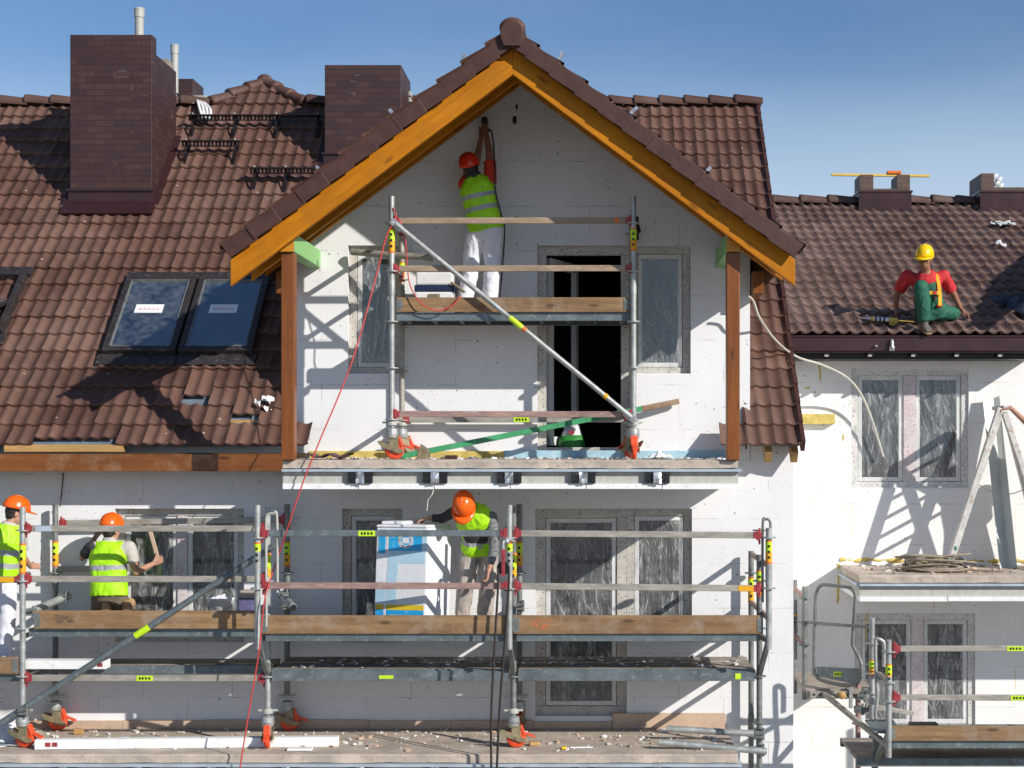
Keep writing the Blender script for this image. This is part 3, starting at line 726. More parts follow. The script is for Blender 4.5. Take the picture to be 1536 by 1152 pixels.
for px,py in((480,256),(589,170),(699,88),(841,85),(951,166),(1061,256),(1166,344)):
    q=W(px,py,-1.5); s=-1 if px<768 else 1; d=Vector((s*-.55,0,.8)).normalized() if s>0 else Vector((-.55,0,.8)).normalized()
    d=Vector((s*.45,0,.8)).normalized() if px in(841,) else Vector((-.5 if s<0 else .6,0,.6)).normalized()
    m=MB(); m.bar(q-d*.06,q+d*.05,.05,.035); m.bar(q-d*.14,q-d*.05,.03,.01); m.build('roof_hook',M['silver'],droof)
m=MB(); q=W(1003,330,0)                                # dark adhesive spots / vents near gable top
for px,py,r in((775,160,.03),(772,180,.05)): m=MB(); q=W(px,py,0); m.ell(q,(r*.5,0,0),(0,.006,0),(0,0,r),10,6); m.build('adhesive_spot',M['black'],house)

# ================================================================== RIGHT HOUSE
h2=thing('house',(5,2,0),'lower white insulated house on the right, set back, with shallow brown roof','house','houses under construction')
YW=1.7; T2=R(23.5); C2,S2=math.cos(T2),math.sin(T2)
w1=hole(1277,1453,553,733,YW); w2=hole(1282,1463,920,1097,YW)
m=MB(); wall_holes(m,2.19,12,0,ZZ(1.3),YW,.3,[w1,w2]); m.build('wall',M['eps2'],h2)
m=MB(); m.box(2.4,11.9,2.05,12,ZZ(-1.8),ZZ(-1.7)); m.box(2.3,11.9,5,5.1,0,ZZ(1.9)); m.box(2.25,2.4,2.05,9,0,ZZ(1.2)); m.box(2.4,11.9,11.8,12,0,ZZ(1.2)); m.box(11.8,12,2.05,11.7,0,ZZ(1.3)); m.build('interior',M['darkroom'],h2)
for a,lb in((w1,1365),(w2,1377)):
    xm=W(lb,0,YW).x; window(h2,a[0],a[1],a[2],a[3],YW,[(a[0],xm-.075),(xm+.075,a[1])],mull='frame_pink',film='film',fw=.085,reveal=.03,fmat='frame_light')
nv=Vector((0,C2,S2)); n2=Vector((0,-S2,C2))
EX,EY,EZ=2.26,1.2,1.238
def keep2(p,c,r): return p.x<5.25 or p.y>1.75
m=MB(); 
def R2(x,s,n): return Vector((x,EY,ZZ(EZ)))+nv*s+n2*n
for x0,x1,s0 in((EX,5.25,.03),(5.251,12,.6)):
    m.add([R2(x,s,n) for n in(-.04,-.07) for x,s in((x0,s0),(x1,s0),(x1,6.0),(x0,6.0))],[(0,1,2,3),(7,6,5,4),(0,4,5,1),(1,5,6,2),(2,6,7,3),(3,7,4,0)])
m.add([R2(EX,6,-.03),R2(12,6,-.03),R2(12,6,-.03)+Vector((0,5.5,-2.4)),R2(EX,6,-.03)+Vector((0,5.5,-2.4))],[(0,1,2,3)])
rf2=m.build('roof',M['verge'],h2,fix=False)
tiles('roof_tiles',M['tile2'],(EX,EY,ZZ(EZ)),(1,0,0),nv,33,18,.3335,keep=keep2,parent=rf2,seed=21,A=.020)
m=MB(); z=R2(0,6,0).z+.03; y=R2(0,6,0).y
xa=W(1282,0,6.45).x; xb=W(1350,0,6.45).x

for xa_,xb_ in((EX,4.0),(4.8,5.95),(6.9,12)): m=MB(); ridge_caps(m,(xa_,y,z),(xb_,y,z),.11,.42); m.build('ridge_caps',M['tile2'],rf2)
m=MB()
for k in range(18): m.bar(R2(EX-.01,k*.3335,.01),R2(EX-.01,(k+1)*.3335+.02,-.02),.04,.12,up=n2)
m.build('verge_tiles',M['verge'],rf2)
# gutter
m=MB(); gx0,gx1=W(1182,0,1.1).x,5.25
m.box(gx0,gx1,1.08,1.10,ZZ(1.02),ZZ(1.195)); m.box(gx0,gx1,1.065,1.085,ZZ(1.185),ZZ(1.205)); m.box(gx0,gx1,1.101,1.22,ZZ(1.0),ZZ(1.02)); m.box(gx0,gx0+.01,1.10,1.22,ZZ(1.021),ZZ(1.19))
gt=m.build('gutter',M['flash'],h2,bevel=.006)
m=MB(); m.box(gx0+.02,gx1,1.225,1.25,ZZ(.93),ZZ(1.15)); m.box(gx0+.02,gx1,1.251,1.695,ZZ(.93),ZZ(.95))
for px in(1240,1305,1370,1435,1500): q=W(px,535,1.14); m.box(q.x-.03,q.x+.03,1.11,1.2,ZZ(.96),ZZ(.998))
m.build('soffit',M['darkmetal'],h2)  # near-black colour holds the shade beneath the gutter
m=MB()
for px in range(1240,1520,65): q=W(px,536,1.1); m.box(q.x-.025,q.x+.02,1.09,1.11,ZZ(.955),ZZ(.975))
m.build('gutter_bracket',M['pipe'],gt)
# chimneys of the right house
m=MB(); y0,y1=6.35,6.85; q=lambda px,py: W(px,py,y0)
xa,xb=q(1290,0).x,q(1365,0).x; n0,n1=q(1310,0).x,q(1346,0).x
m.box(xa,n0,y0,y1,ZZ(3.3),q(0,262).z); m.box(n1,xb,y0,y1,ZZ(3.3),q(0,262).z); m.box(n0+.001,n1-.001,y0,y1,ZZ(3.3),q(0,283).z)
c=m.build('chimney',M['brick2'],h2); 
m=MB(); m.box(xa-.02,xb+.02,y0-.02,y1+.02,ZZ(3.35),q(0,289).z); m.box(xa-.035,xb+.035,y0-.035,y1+.02,q(0,289).z,q(0,286).z); m.build('flashing',M['flash'],c)
m=MB(); y0=6.3;y1=7.05; xa=q(1472,0).x; m.box(xa,q(1491,0).x,y0,y1,ZZ(3.3),q(0,260).z); m.box(q(1491,0).x+.001,xa+1.1,y0,y1,ZZ(3.3),q(0,281).z); c=m.build('chimney',M['brick2'],h2)
m=MB(); m.box(xa-.02,xa+1.12,y0-.02,y1+.02,ZZ(3.35),q(0,289).z); m.box(xa-.035,xa+1.14,y0-.035,y1+.02,q(0,289).z,q(0,286).z); m.build('flashing',M['flash'],c)
m=MB()
for k in range(7): m.ell((xa+.25+k*.13,y0+.3,q(0,281).z),(.09,0,0),(0,.15,0),(0,0,.03+.02*(k%2)),10,6)
m.build('mortar_bed',M['pipe'],c)
# side dormer just outside the picture
m=MB(); m.box(6.5,11,1.72,4,ZZ(1.2),ZZ(2.7)); m.build('side_dormer',M['eps2'],h2)
m=MB(); m.prism([(5.95,2.3),(8.6,4.28),(11.2,2.3),(11.2,2.1),(8.6,4.08),(5.95,2.1)],(0,.1,ZZ(0)),(1,0,0),(0,0,1),(0,3.3,0)); m.build('side_dormer_roof',M['verge'],h2)
# balcony of the right house
bx2=balcony(h2,W(1289,0,.3).x,9,YW,.3,ZZ(-1.58),[],extra_left=True)
def fseam(pts,y=YW,r=.022):
    m=MB(); P=[]
    for (a,b) in zip(pts[:-1],pts[1:]):
        p=W(*a,y);q=W(*b,y); n=max(3,int((q-p).length/.025)); P+=[p.lerp(q,i/n) for i in range(n+1)]
    rr=[r*max(.15,.75+.75*noise.noise(p*9)+.35*noise.noise(p*27)) for p in P]
    P=[p+Vector((noise.noise(p*12)*r*.5,.012,noise.noise(p*12+Vector((9,3,1)))*r*.5)) for p in P]
    m.path(P,rr,8); return m
fm=MB()
for p,r in(([(1261,840),(1540,842)],.035),([(1258,845),(1256,905)],.022),([(1203,548),(1204,585)],.012),([(1230,548),(1230,572)],.022),([(1199,582),(1215,582)],.015),([(1224,705),(1226,772)],.013),([(1266,645),(1264,666)],.014),
           ([(1352,735),(1353,772)],.012),([(1383,740),(1384,765)],.01),([(1456,578),(1534,580)],.008),([(1315,777),(1318,838)],.012),([(1225,772),(1300,774)],.006),([(1300,920),(1300,975)],.008)):
    x=fseam(p,r=r); fm.v,fm.f,fm.m,fm.sm=(fm.v+x.v,fm.f+[tuple(i+len(fm.v) for i in f) for f in x.f],fm.m+x.m,fm.sm+x.sm)
fm.build('foam_seam',M['yfoam'],h2)
m=MB(); a=W(1203,621,YW-.08);b=W(1252,636,YW-.08); m.box(a.x,b.x,YW-.10,YW-.003,b.z,a.z); m.build('lath_end',M['yfoam'],h2)
# ================================================================== SCAFFOLDS
M['faint_ink']=pm('faint_ink',(.13,.09,.06),.8,var=.3)
M['faint_paint']=pm('faint_orange_paint',(.42,.15,.06),.8,var=.3,scale=30)
TR=.031
def standard(sc,X,y,za,zb,ros=(),tags=(),mat='galv'):
    m=MB(); m.tube((X,y,ZZ(za)),(X,y,ZZ(zb)),TR,n=14)
    if zb-za>1.2:
        zc=za+(zb-za)*.62; m.tube((X,y,ZZ(zc-.11)),(X,y,ZZ(zc+.09)),TR*1.14,n=14)
    for z in ros: m.tube((X,y,ZZ(z)),(X,y,ZZ(z+.012)),.072,n=16)
    s=m.build('standard',M[mat],sc)
    for (z,h,kind) in tags:
        t=MB(); c=('neon','amber'); 
        t.tube((X,y,ZZ(z)),(X,y,ZZ(z+h*.45)),TR+.003,n=14,mi=1,cap=False); t.tube((X,y,ZZ(z+h*.45)),(X,y,ZZ(z+h*.93)),TR+.003,n=14,mi=0,cap=False)
        t.tube((X,y,ZZ(z+h*.93)),(X,y,ZZ(z+h)),TR+.0035,n=14,mi=2,cap=False); t.tube((X,y,ZZ(z-.02)),(X,y,ZZ(z)),TR+.0035,n=14,mi=2,cap=False)
        for k in range(3):  # printed marks
            zz=ZZ(z+h*(.15+.26*k)); t.box(X-.014,X+.012,y-TR-.0052,y-TR-.002,zz,zz+h*.11,3)
        t.build('tag',[M['neon'],M['amber'],M['orange'],M['black']],s)
    return s
def rail(sc,a,b,mat='rail',h=.065,w=.035,heads=True,tagat=None,name='guardrail'):
    a=Vector(a);b=Vector(b); m=MB(); m.bar(a,b,w,h); r=m.build(name,M[mat],sc,bevel=.006)
    d=(b-a).normalized(); L=(b-a).length
    if heads:
        for p,s in((a,1),(b,-1)):
            e=MB(); e.bar(p+d*s*.0,p+d*s*.085,w*1.25,h*1.05); e.obox(p+d*s*.032,d*.020,Vector((0,.026,0)) if abs(d.x)>.5 else Vector((.026,0,0)),Vector((0,0,.052)))
            e.bar(p+d*s*.02+Vector((0,0,-.095)),p+d*s*.02+Vector((0,0,.075)),.010,.022,up=d)
            e.build('wedge_head',M['redmetal'],r,bevel=.004)
    if tagat is not None:
        for f,k in(tagat if isinstance(tagat,(list,tuple)) else [(tagat,'neon')]):
            c=a+d*L*f; e=MB(); up=Vector((0,0,1)); fr=Vector((0,-1,0)) if abs(d.x)>.5 else Vector((1,0,0))
            e.obox(c+fr*(w/2+.002),d*(.085 if k!='orange' else .02),fr*.002,up*h*.43,0)
            if k=='neon':
                for q in(-.05,-.02,.015,.05): e.obox(c+fr*(w/2+.0048)+d*q,d*.010,fr*.001,up*h*.2,1)
            e.build('tag',[M[k if k!='blue' else 'drip'],M['black']],r)
    return r
def deck(sc,x0,x1,y0,y1,z,dirty=0,mat='plank'):
    m=MB(); n=3
    for i in range(n):
        a=y0+.03+(y1-y0-.06)*i/n; b=y0+.03+(y1-y0-.06)*(i+1)/n
        m.box(x0+.03,x1-.03,a+.004,b-.004,ZZ(z-.035),ZZ(z)+random.uniform(-.003,.003))
    d=m.build('deck',M[mat],sc)
    e=MB()
    for y,s in((y0,1),(y1,-1)):
        e.box(x0+.02,x1-.02,min(y,y+s*.028),max(y,y+s*.028),ZZ(z-.085),ZZ(z+.004)); e.box(x0+.02,x1-.02,min(y+s*.0285,y+s*.07),max(y+s*.0285,y+s*.07),ZZ(z-.085),ZZ(z-.077))
    for k in range(9):
        x=x0+.1+(x1-x0-.2)*k/8; e.box(x-.02,x+.02,y0+.071,y1-.071,ZZ(z-.075),ZZ(z-.037))
    e.build('deck_frame',M['deck'],d,bevel=.003)
    return d
def toeboard(sc,x0,x1,y,z,h=.18,ends=True,marks=None):
    m=MB(); m.box(x0,x1,y-.016,y+.016,ZZ(z),ZZ(z+h)); t=m.build('toe_board',M['toe'],sc,bevel=.004)
    e=MB()
    for x in(x0+.03,x1-.03):
        e.box(x-.03,x+.03,y-.021,y-.0165,ZZ(z+.02),ZZ(z+h-.02))
        for q in(.05,h-.06): e.tube((x,y-.026,ZZ(z+q)),(x,y-.019,ZZ(z+q)),.010,n=8)
        e.build('end_plate',M['galv_dark'],t); e=MB()
    for (f0,f1,z0,z1,mt) in (marks or ()):
        r_=random.Random(int(f0*99)); e=MB()
        for k in range(26):
            xx=x0+(x1-x0)*r_.uniform(f0,f1); zz=ZZ(z)+h*r_.uniform(z0,z1); a=r_.uniform(.004,.022); e.obox((xx,y-.0172-k*.00004,zz),(a,0,r_.uniform(-.003,.003)),(0,.0006,0),(r_.uniform(-.004,.004),0,a*r_.uniform(.25,.8)))
        q=e.build('stain',M[mt],t); q['kind']='stuff'
    return t
def caster(sc,X,y,zf,ang,ztop=.36):
    """braked swivel wheel on a threaded spindle"""
    d=Vector((math.cos(ang),math.sin(ang),0)); s=Vector((-d.y,d.x,0)); up=Vector((0,0,1)); z0=ZZ(zf)
    ax=Vector((X,y,z0)); wc=ax+up*.105+d*.03
    f=MB()
    for q in(-1,1):
        f.prism([(-.02,.22),(.07,.22),(.075,.13),(.06,.085),(.0,.07),(-.03,.12)],ax+s*q*.040-s*.003,d,up,s*.006)
        f.prism([(-.15,.19),(-.12,.20),(.13,.10),(.14,.075),(.08,.06),(-.10,.13)],ax+s*q*.052-s*.003,d,up,s*.006)
        f.tube(wc+s*q*.046,wc+s*q*.066,.018,n=10)
    f.obox(ax+up*.225+d*.02,d*.06,s*.05,up*.008)
    c=f.build('caster',M['khaki'],sc,bevel=.003)
    h=MB(); h.lathe([(.0,.232),(.062,.232),(.066,.27),(.062,.325),(.035,.335),(.0,.336)],ax,up,18,sm=False); h.tube(ax+up*.335,ax+up*(ztop+.25),.022,n=10); h.build('spindle',M['galv'],c)
    n=MB(); n.lathe([(.0,ztop),(.055,ztop),(.055,ztop+.03),(.03,ztop+.055),(.0,ztop+.055)],ax,up,14,sm=False)
    n.bar(ax+up*(ztop+.03)-Vector((.10,0,0)),ax+up*(ztop+.03)+Vector((.10,.02,0)),.025,.02); n.build('wing_nut',M['pipe'],c,bevel=.003)
    w=MB(); w.lathe([(.0,-.027),(.055,-.027),(.088,-.028),(.102,-.020),(.105,0),(.102,.020),(.088,.028),(.055,.027),(.0,.027)],wc,s,28)
    w.build('wheel',M['redwheel'],c)
    b=MB(); b.obox(wc+d*.12+up*.035,(d*.075+up*-.03),s*.03,up*.010); b.obox(wc+d*.065+up*.085,(d*.02-up*.05),s*.036,up*.012+d*.01); b.build('brake_pedal',M['redwheel'],c,bevel=.004)
    return c
def couple(sc,p,r=.055):
    m=MB(); p=Vector(p); m.obox(p,(.05,0,0),(0,.045,0),(0,0,.035)); m.tube(p+Vector((-.05,-.05,.0)),p+Vector((.05,-.07,.02)),.012,n=8); m.tube(p+Vector((.04,-.03,-.06)),p+Vector((.04,-.03,.07)),.014,n=8)
    m.build('coupler',M['galv_dark'],sc,bevel=.008)
def bracetube(sc,a,b,tagf=None,r=.028,mat='galv'):
    a=Vector(a);b=Vector(b); m=MB(); m.tube(a,b,r,n=12); d=(b-a).normalized()
    for p,s in((a,1),(b,-1)): m.bar(p-d*s*.06,p+d*s*.09,.02,.07)
    o=m.build('diagonal_brace',M[mat],sc)
    if tagf:
        L=(b-a).length
        for f,w_,k in tagf:
            t=MB(); t.tube(a+d*(L*f-w_),a+d*(L*f+w_),r+.003,n=12,cap=False); t.build('tag',M[k],o)
    return o

# ---------------- upper scaffold on the dormer balcony
s1=thing('scaffold',(-.9,-.5,ZZ(UP)),'short rolling scaffold tower standing on the upper balcony in front of the gable','scaffold','scaffolds against the houses')
UX0,UX1,UF,UR=-2.187,.367,-.95,-.12
for (x,y,tp,tg) in((UX0,UF,2.54,[(1.96,.24,0),]),(UX1,UF,2.54,[(1.98,.22,0)]),(UX0,UR,2.42,[(1.74,.2,0)]),(UX1,UR,2.42,[])):
    standard(s1,x,y,.10,tp,[.175,.72,1.21,1.74,2.25],tg,'galv' if y==UF else 'rail')
for x,y,a in((UX0,UF,0),(UX0,UR,.5),(UX1,UF,-1.5),(UX1,UR,2.2)): caster(s1,x,y,UP,a,.36)
rail(s1,(UX0,UF,ZZ(2.28)),(UX1,UF,ZZ(2.285)),'rail_wood',tagat=[(.93,'orange')]); rail(s1,(UX0,UF,ZZ(1.775)),(UX1,UF,ZZ(1.78)),'rail_wood')
rail(s1,(UX0,UF,ZZ(.24)),(UX1,UF,ZZ(.235)),'rail_pink',name='ledger'); rail(s1,(UX0,UR,ZZ(.19)),(UX1,UR,ZZ(.19)),'rail',name='ledger',tagat=.52)
for z in(.2,1.23,1.80,2.28): rail(s1,(UX0,UF,ZZ(z)),(UX0,UR,ZZ(z)),'rail',h=.05,name='transom',heads=z in(1.80,2.28)); rail(s1,(UX1,UF,ZZ(z)),(UX1,UR,ZZ(z)),'rail',h=.05,name='transom',heads=False)
deck(s1,UX0+.02,UX1-.02,UF+.06,UR-.06,1.315); toeboard(s1,UX0+.05,UX1-.04,UF+.04,1.32,.155)
toeboard(s1,UX0+.06,UX1-.05,UR-.05,1.32,.15)
bracetube(s1,(UX0+.05,UF-.055,ZZ(2.24)),(UX1-.02,UF-.055,ZZ(.20)),[(.51,.085,'neon'),(.545,.02,'orange'),(.89,.02,'amber')],.027)
t=MB(); t.tube(W(528,378,-.1),W(646,387,-.5),.036,n=12); t.tube(W(640,386,-.49),W(648,387,-.51),.045,n=12); t.build('tie_tube',M['rail'],s1)
t=MB(); t.tube(W(952,337,-.5),W(955,350,-.5),.05,n=12); t.tube(W(954,325,-.5),W(954,360,-.5),.03,n=10); t.build('coupler',M['black'],s1)

# ---------------- long lower scaffold
s2=thing('scaffold',(-2,-.6,ZZ(LO)),'long scaffold of three bays with timber toe boards standing on the lower balcony','scaffold','scaffolds against the houses')
BX=[-6.05,-3.476,-.895,1.688]; LF,LR,LB=-1.05,-.13,-1.44
tops=[-.74,-.74,-.73,-1.24]
for i,x in enumerate(BX):
    foot=LO+.36 if i<3 else -6.28
    standard(s2,x,LF,foot,tops[i] if i else -.74,[-3.0,-2.52,-2.02,-1.52,-.99][0 if i<3 else 0:],[((-1.52 if i else -1.42),.30,0)] if i<3 else [(-1.65,.25,0)],'galv' if i in(0,1) else 'galv_dark')
    standard(s2,x+(.015 if i<3 else .005),LR,foot,-.75 if i<3 else -1.27,[-2.02,-1.52],[(-1.42 if i<3 else -1.82,.26,0)],'galv_dark')
    if i<3:
        caster(s2,x,LF,LO,[-.15,-1.45,.1][i]); caster(s2,x+.015,LR,LO,[.05,.1,1.35][i])
    if i>0:
        xo=x+(-.02 if i<3 else .055)
        standard(s2,xo,LB,-2.18,-.70 if i==1 else (-.70 if i==2 else -.935),[-1.56,-1.04],[(-1.32,.24,0)] if i!=3 else [(-1.28,.22,0)])
        b=MB(); b.bar((x,LF,ZZ(-2.50)),(xo,LB,ZZ(-2.08)),.05,.05); b.bar((x,LF,ZZ(-2.09)),(xo,LB,ZZ(-2.09)),.05,.055); b.bar((x,LF+.04,ZZ(-2.42)),(x,LF-.06,ZZ(-2.42)),.05,.10); b.build('console_bracket',M['galv_dark'],s2,bevel=.006)
        if i==2: continue
        h=MB(); xq=xo-.06 if i==3 else xo+.085
        h.path(smoothpts([(xq,LB+.03,ZZ(-1.95)),(xq,LB+.02,ZZ(-1.1)),(xq,LB+.02,ZZ(-.86)),(xq+.02,LB+.02,ZZ(-.80)),(xq+.07,LB+.02,ZZ(-.79)),(xq+.11,LB+.02,ZZ(-.84)),(xq+.115,LB+.02,ZZ(-1.6))] if i<3 else [(xq,LB+.03,ZZ(-1.7)),(xq,LB+.02,ZZ(-.92)),(xq+.03,LB+.02,ZZ(-.85)),(xq+.075,LB+.02,ZZ(-.87)),(xq+.08,LB+.02,ZZ(-1.0))],6),.014,8)
        h.build('safety_catch',M['pipe'] if i<3 else M['galv_dark'],s2)
for x in BX:
    for z in(-2.10,-2.56): rail(s2,(x,LF,ZZ(z)),(x,LR,ZZ(z)),'galv_dark',h=.05,name='transom',heads=False)
# guardrails
def gr_(i,y,z,mat,zb=None,tg=None,dx=0): rail(s2,(BX[i]+.02-dx,y,ZZ(z)),(BX[i+1]-.02-dx,y,ZZ(z if zb is None else zb)),mat,tagat=tg)
gr_(0,LF,-.965,'rail',tg=[(.08,'blue')]); gr_(0,LF,-1.495,'rail')
gr_(1,LB,-.99,'deck',tg=[(.43,'neon'),(.01,'orange')],dx=.01); gr_(1,LB,-1.525,'rail_pink',-1.53)
gr_(2,LB,-.99,'rail',-1.01); gr_(2,LB,-1.53,'rail',-1.555,tg=[(.94,'amber')])
rail(s2,(-9,LF,ZZ(-1.50)),(BX[0],LF,ZZ(-1.50)),'rail',tagat=[(.95,'amber')])
rail(s2,(BX[0]+.06,LR,ZZ(-.96)),(BX[1],LR,ZZ(-.92)),'rail'); rail(s2,(BX[0],LR,ZZ(-1.47)),(BX[0]+.9,LR,ZZ(-1.46)),'rail',heads=False)
for z in(-1.0,-1.54): rail(s2,(BX[3]+.05,LB+.03,ZZ(z-.32)),(BX[3]+.005,LR,ZZ(z-.30)),'rail_pink',h=.055,heads=False)
# decks and toe boards
deck(s2,BX[0]+.03,BX[1]-.03,LF+.03,LR-.06,-2.02); toeboard(s2,BX[0]+.13,BX[1]-.06,LF-.01,-2.015,.19,marks=[(.09,.17,.35,.75,'faint_ink')])
for i in(1,2):
    deck(s2,BX[i]+.03,BX[i+1]-.03,LB+.06,LF-.06,-2.02); deck(s2,BX[i]+.03,BX[i+1]-.03,LF+.06,LR-.06,-2.02)
    toeboard(s2,BX[i]+.02,BX[i+1]-.0,LB+.045,-2.025,.19,marks=[(.07,.15,.3,.8,'faint_paint')] if i==2 else None)
for i in(1,2): deck(s2,BX[i]+.03,BX[i+1]-.03,LF-.02,LR-.06,-2.44)
for i in(1,2):
    m=MB(); m.box(BX[i]+.05,BX[i+1]-.05,LF-.045,LF-.025,ZZ(-2.56),ZZ(-2.455)); m.build('ledger',M['deck'],s2,bevel=.004)
m=MB(); x=-2.3; m.box(x,x+.15,LF-.05,LF-.046,ZZ(-2.535),ZZ(-2.50)); x=1.43; m.box(x,x+.06,LF-.05,LF-.046,ZZ(-2.54),ZZ(-2.48)); m.build('tag',M['neon'],s2)
deck(s2,BX[0]+.03,BX[1]-.03,LF+.35,LR-.06,-2.46); rail(s2,(BX[0]+.02,LF,ZZ(-2.535)),(BX[1]-.02,LF,ZZ(-2.535)),'rail',tagat=.50,name='ledger')
deck(s2,-8.6,BX[0]-.03,LF+.03,LR-.06,-2.49); toeboard(s2,-8.55,BX[0]-.04,LF-.01,-2.49,.18)
bracetube(s2,W(-10,1092,LF-.06),W(412,818,LF-.06),[(.53,.09,'neon')],.034,'deck')
couple(s2,W(36,1066,LF-.06))
m=MB(); m.tube(W(45,918,-.75),W(104,893,-.2),.042,n=12); m.build('tie_tube',M['galv'],s2); couple(s2,W(95,895,-.28)); couple(s2,W(46,918,-.8))
m=MB(); m.tube(W(424,893,-.25),W(440,911,-.75),.042,n=14); m.tube(W(440,911,-.75),W(440.6,911.7,-.77),.034,n=14,mi=1); m.build('tie_tube',[M['galv'],M['black']],s2); couple(s2,W(426,893,-.25))
m=MB(); m.tube(W(1000,1093,-.7),W(1142,1101,-.7),.036,n=12); m.build('tie_tube',M['galv'],s2)
m=MB(); m.tube(W(988,1113,-1.15),W(1150,1127,-1.15),.036,n=12); m.build('tie_tube',M['galv'],s2)
couple(s2,W(1127,1100,-.4)); couple(s2,W(1139,1125,LF-.03)); couple(s2,W(1139,1101,LF-.03))
for i in(1,2): couple(s2,(BX[i]+.03,LF-.02,ZZ(-2.05))); couple(s2,(BX[i]+.02,LR-.02,ZZ(-1.88)))

# ---------------- scaffold at the right house
s3=thing('scaffold',(4.5,-.6,0),'scaffold with a tall guard gate in front of the set-back house on the right','scaffold','scaffolds against the houses')
def stp(px,y,py0,py1,ros,tags=(),mat='galv_dark'):
    a=W(px,py1,y);b=W(px,py0,y); return standard(s3,a.x,y,a.z-CAMZ,b.z-CAMZ,[W(0,p,y).z-CAMZ for p in ros],tags,mat)
stp(1207,.6,880,1049,[898,934,968]); 
q=W(0,940,1.35).z-CAMZ
stp(1192,1.35,870,1040,[],[(q-.02,.17,0)])
q=W(0,1011,-.34).z-CAMZ
stp(1308,-.34,927,1090,[966,1011,1040],[(q,.16,0)],'galv')
q=W(0,1023,-1.26).z-CAMZ
stp(1333,-1.26,960,1136,[978,1024,1052],[(q,.19,0)],'galv')
a=W(1313,1080,-.8); standard(s3,a.x,-.8,-6.28,a.z-CAMZ,[W(0,1106,-.8).z-CAMZ],(),'galv_dark')
a=W(1287,1030,.3); standard(s3,a.x,.3,-6.28,a.z-CAMZ+.1,[W(0,1086,.3).z-CAMZ],(),'rail_pink')
def seg(px0,py0,y0,px1,py1,y1,w,h,mat,name='brace'):
    m=MB(); m.bar(W(px0,py0,y0),W(px1,py1,y1),w,h); m.build(name,M[mat],s3,bevel=.004)
for py in(883,953): seg(1192,py,1.35,1207,py+14,.6,.03,.06,'rail_pink','transom')
seg(1207,933,.6,1307,941,-.34,.03,.035,'galv_dark','guardrail')
p=lambda px,py:W(px,py,.45-(px-1222)/70*.55)
g=MB(); g.path(smoothpts([p(1292,1015),p(1292,1000),p(1290,990),p(1281,972),p(1279,960),p(1283,900),p(1282,890),p(1277,882),p(1268,880),p(1238,877),p(1230,879),p(1225,888),p(1223,905),p(1221,1000),p(1223,1012),p(1230,1019),p(1250,1025),p(1275,1028),p(1286,1025),p(1292,1015)],4),.021,10); 
gate=g.build('guard_gate',M['galv_dark'],s3)
g=MB(); vs=[p(1224,1000),p(1291,1003),p(1291,1016),p(1280,1026),p(1226,1014)]; g.add(vs+[v+Vector((.004,.012,0)) for v in vs],[(0,1,2,3,4),(9,8,7,6,5)]+[(i,(i+1)%5,5+(i+1)%5,5+i) for i in range(5)]); k=g.build('kick_plate',M['deck'],gate)
g=MB(); c=p(1256,1011)+Vector((0,-.012,0)); d=(p(1264,1011)-p(1248,1011)).normalized(); g.obox(c,d*.06,Vector((0,.002,0)),Vector((0,0,.028)),0)
for q_ in(-.035,-.01,.015,.04): g.obox(c+d*q_+Vector((0,-.004,0)),d*.008,Vector((0,.001,0)),Vector((0,0,.012)),1)
g.build('tag',[M['neon'],M['black']],k)
m=MB(); z=W(0,1026,.6).z; a=W(1193,0,1.2).x
m.box(2.36,3.12,.25,1.5,z-.05,z); m.build('deck',M['plank'],s3)
m=MB(); m.box(2.36,3.10,.20,.245,z-.10,z-.015)
for k in range(8): m.tube((2.44+k*.075,.196,z-.055),(2.44+k*.075,.201,z-.055),.014,n=8,mi=1)
m.build('deck_frame',[M['rail'],M['black']],s3)
seg(1235,1040,.2,1333,1120,-1.22,.045,.05,'rail','brace'); seg(1310,1150,-.8,1331,1105,-1.2,.05,.05,'galv_dark','brace')
seg(1298,1058,.2,1370,1070,.3,.05,.05,'rail','tie_tube'); seg(1276,1030,.2,1276,1062,.2,.04,.04,'galv','brace'); seg(1318,1010,-.36,1331,1020,-1.2,.04,.04,'rail','transom')
h=MB(); pp=lambda px,py:W(px,py,-.8); h.path(smoothpts([pp(1326,1000),pp(1326,968),pp(1323,961),pp(1315,958),pp(1313,966),pp(1314,1010),pp(1316,1045),pp(1313,1070),pp(1315,1085)],5),.02,8); h.build('safety_catch',M['galv'],s3)
for px,py,y in((1291,1045,.2),(1300,1036,-.3),(1288,1064,.1),(1297,1066,-.2),(1263,1040,.25)): couple(s3,W(px,py,y))
m=MB(); m.ell(W(1263,1043,.18),(.05,0,0),(0,.03,0),(0,0,.045),10,6); m.build('wooden_wedge',M['batten'],s3)
xr=W(1334,0,-1.26).x
rail(s3,(xr+.03,-1.26,W(0,973,-1.26).z),(xr+2.57,-1.26,W(0,972,-1.26).z),'rail',tagat=.50,h=.06); rail(s3,(xr+.03,-1.26,W(0,1046,-1.26).z),(xr+2.57,-1.26,W(0,1047,-1.26).z),'rail',tagat=.515,h=.06)
zt=W(0,1110,-1.2).z-CAMZ
toeboard(s3,xr+.0,xr+2.6,-1.235,zt-.0,.155); deck(s3,xr+.02,xr+2.6,-1.21,-.35,zt+.0)
deck(s3,xr-.3,xr+2.6,-.9,.2,W(0,1138,-.9).z-CAMZ)
m=MB(); m.obox(W(1340,1100,-.8),(.3,0,0),(0,.2,0),(0,0,.005)); 
seg(1318,1080,-.85,1332,1098,-1.2,.3,.02,'deck','kick_plate')
m=MB(); a=W(1365,1085,-.6); m.box(a.x,a.x+.30,-.62,-.5,a.z-.05,a.z+.0); m.build('clamp',M['black'],s3)
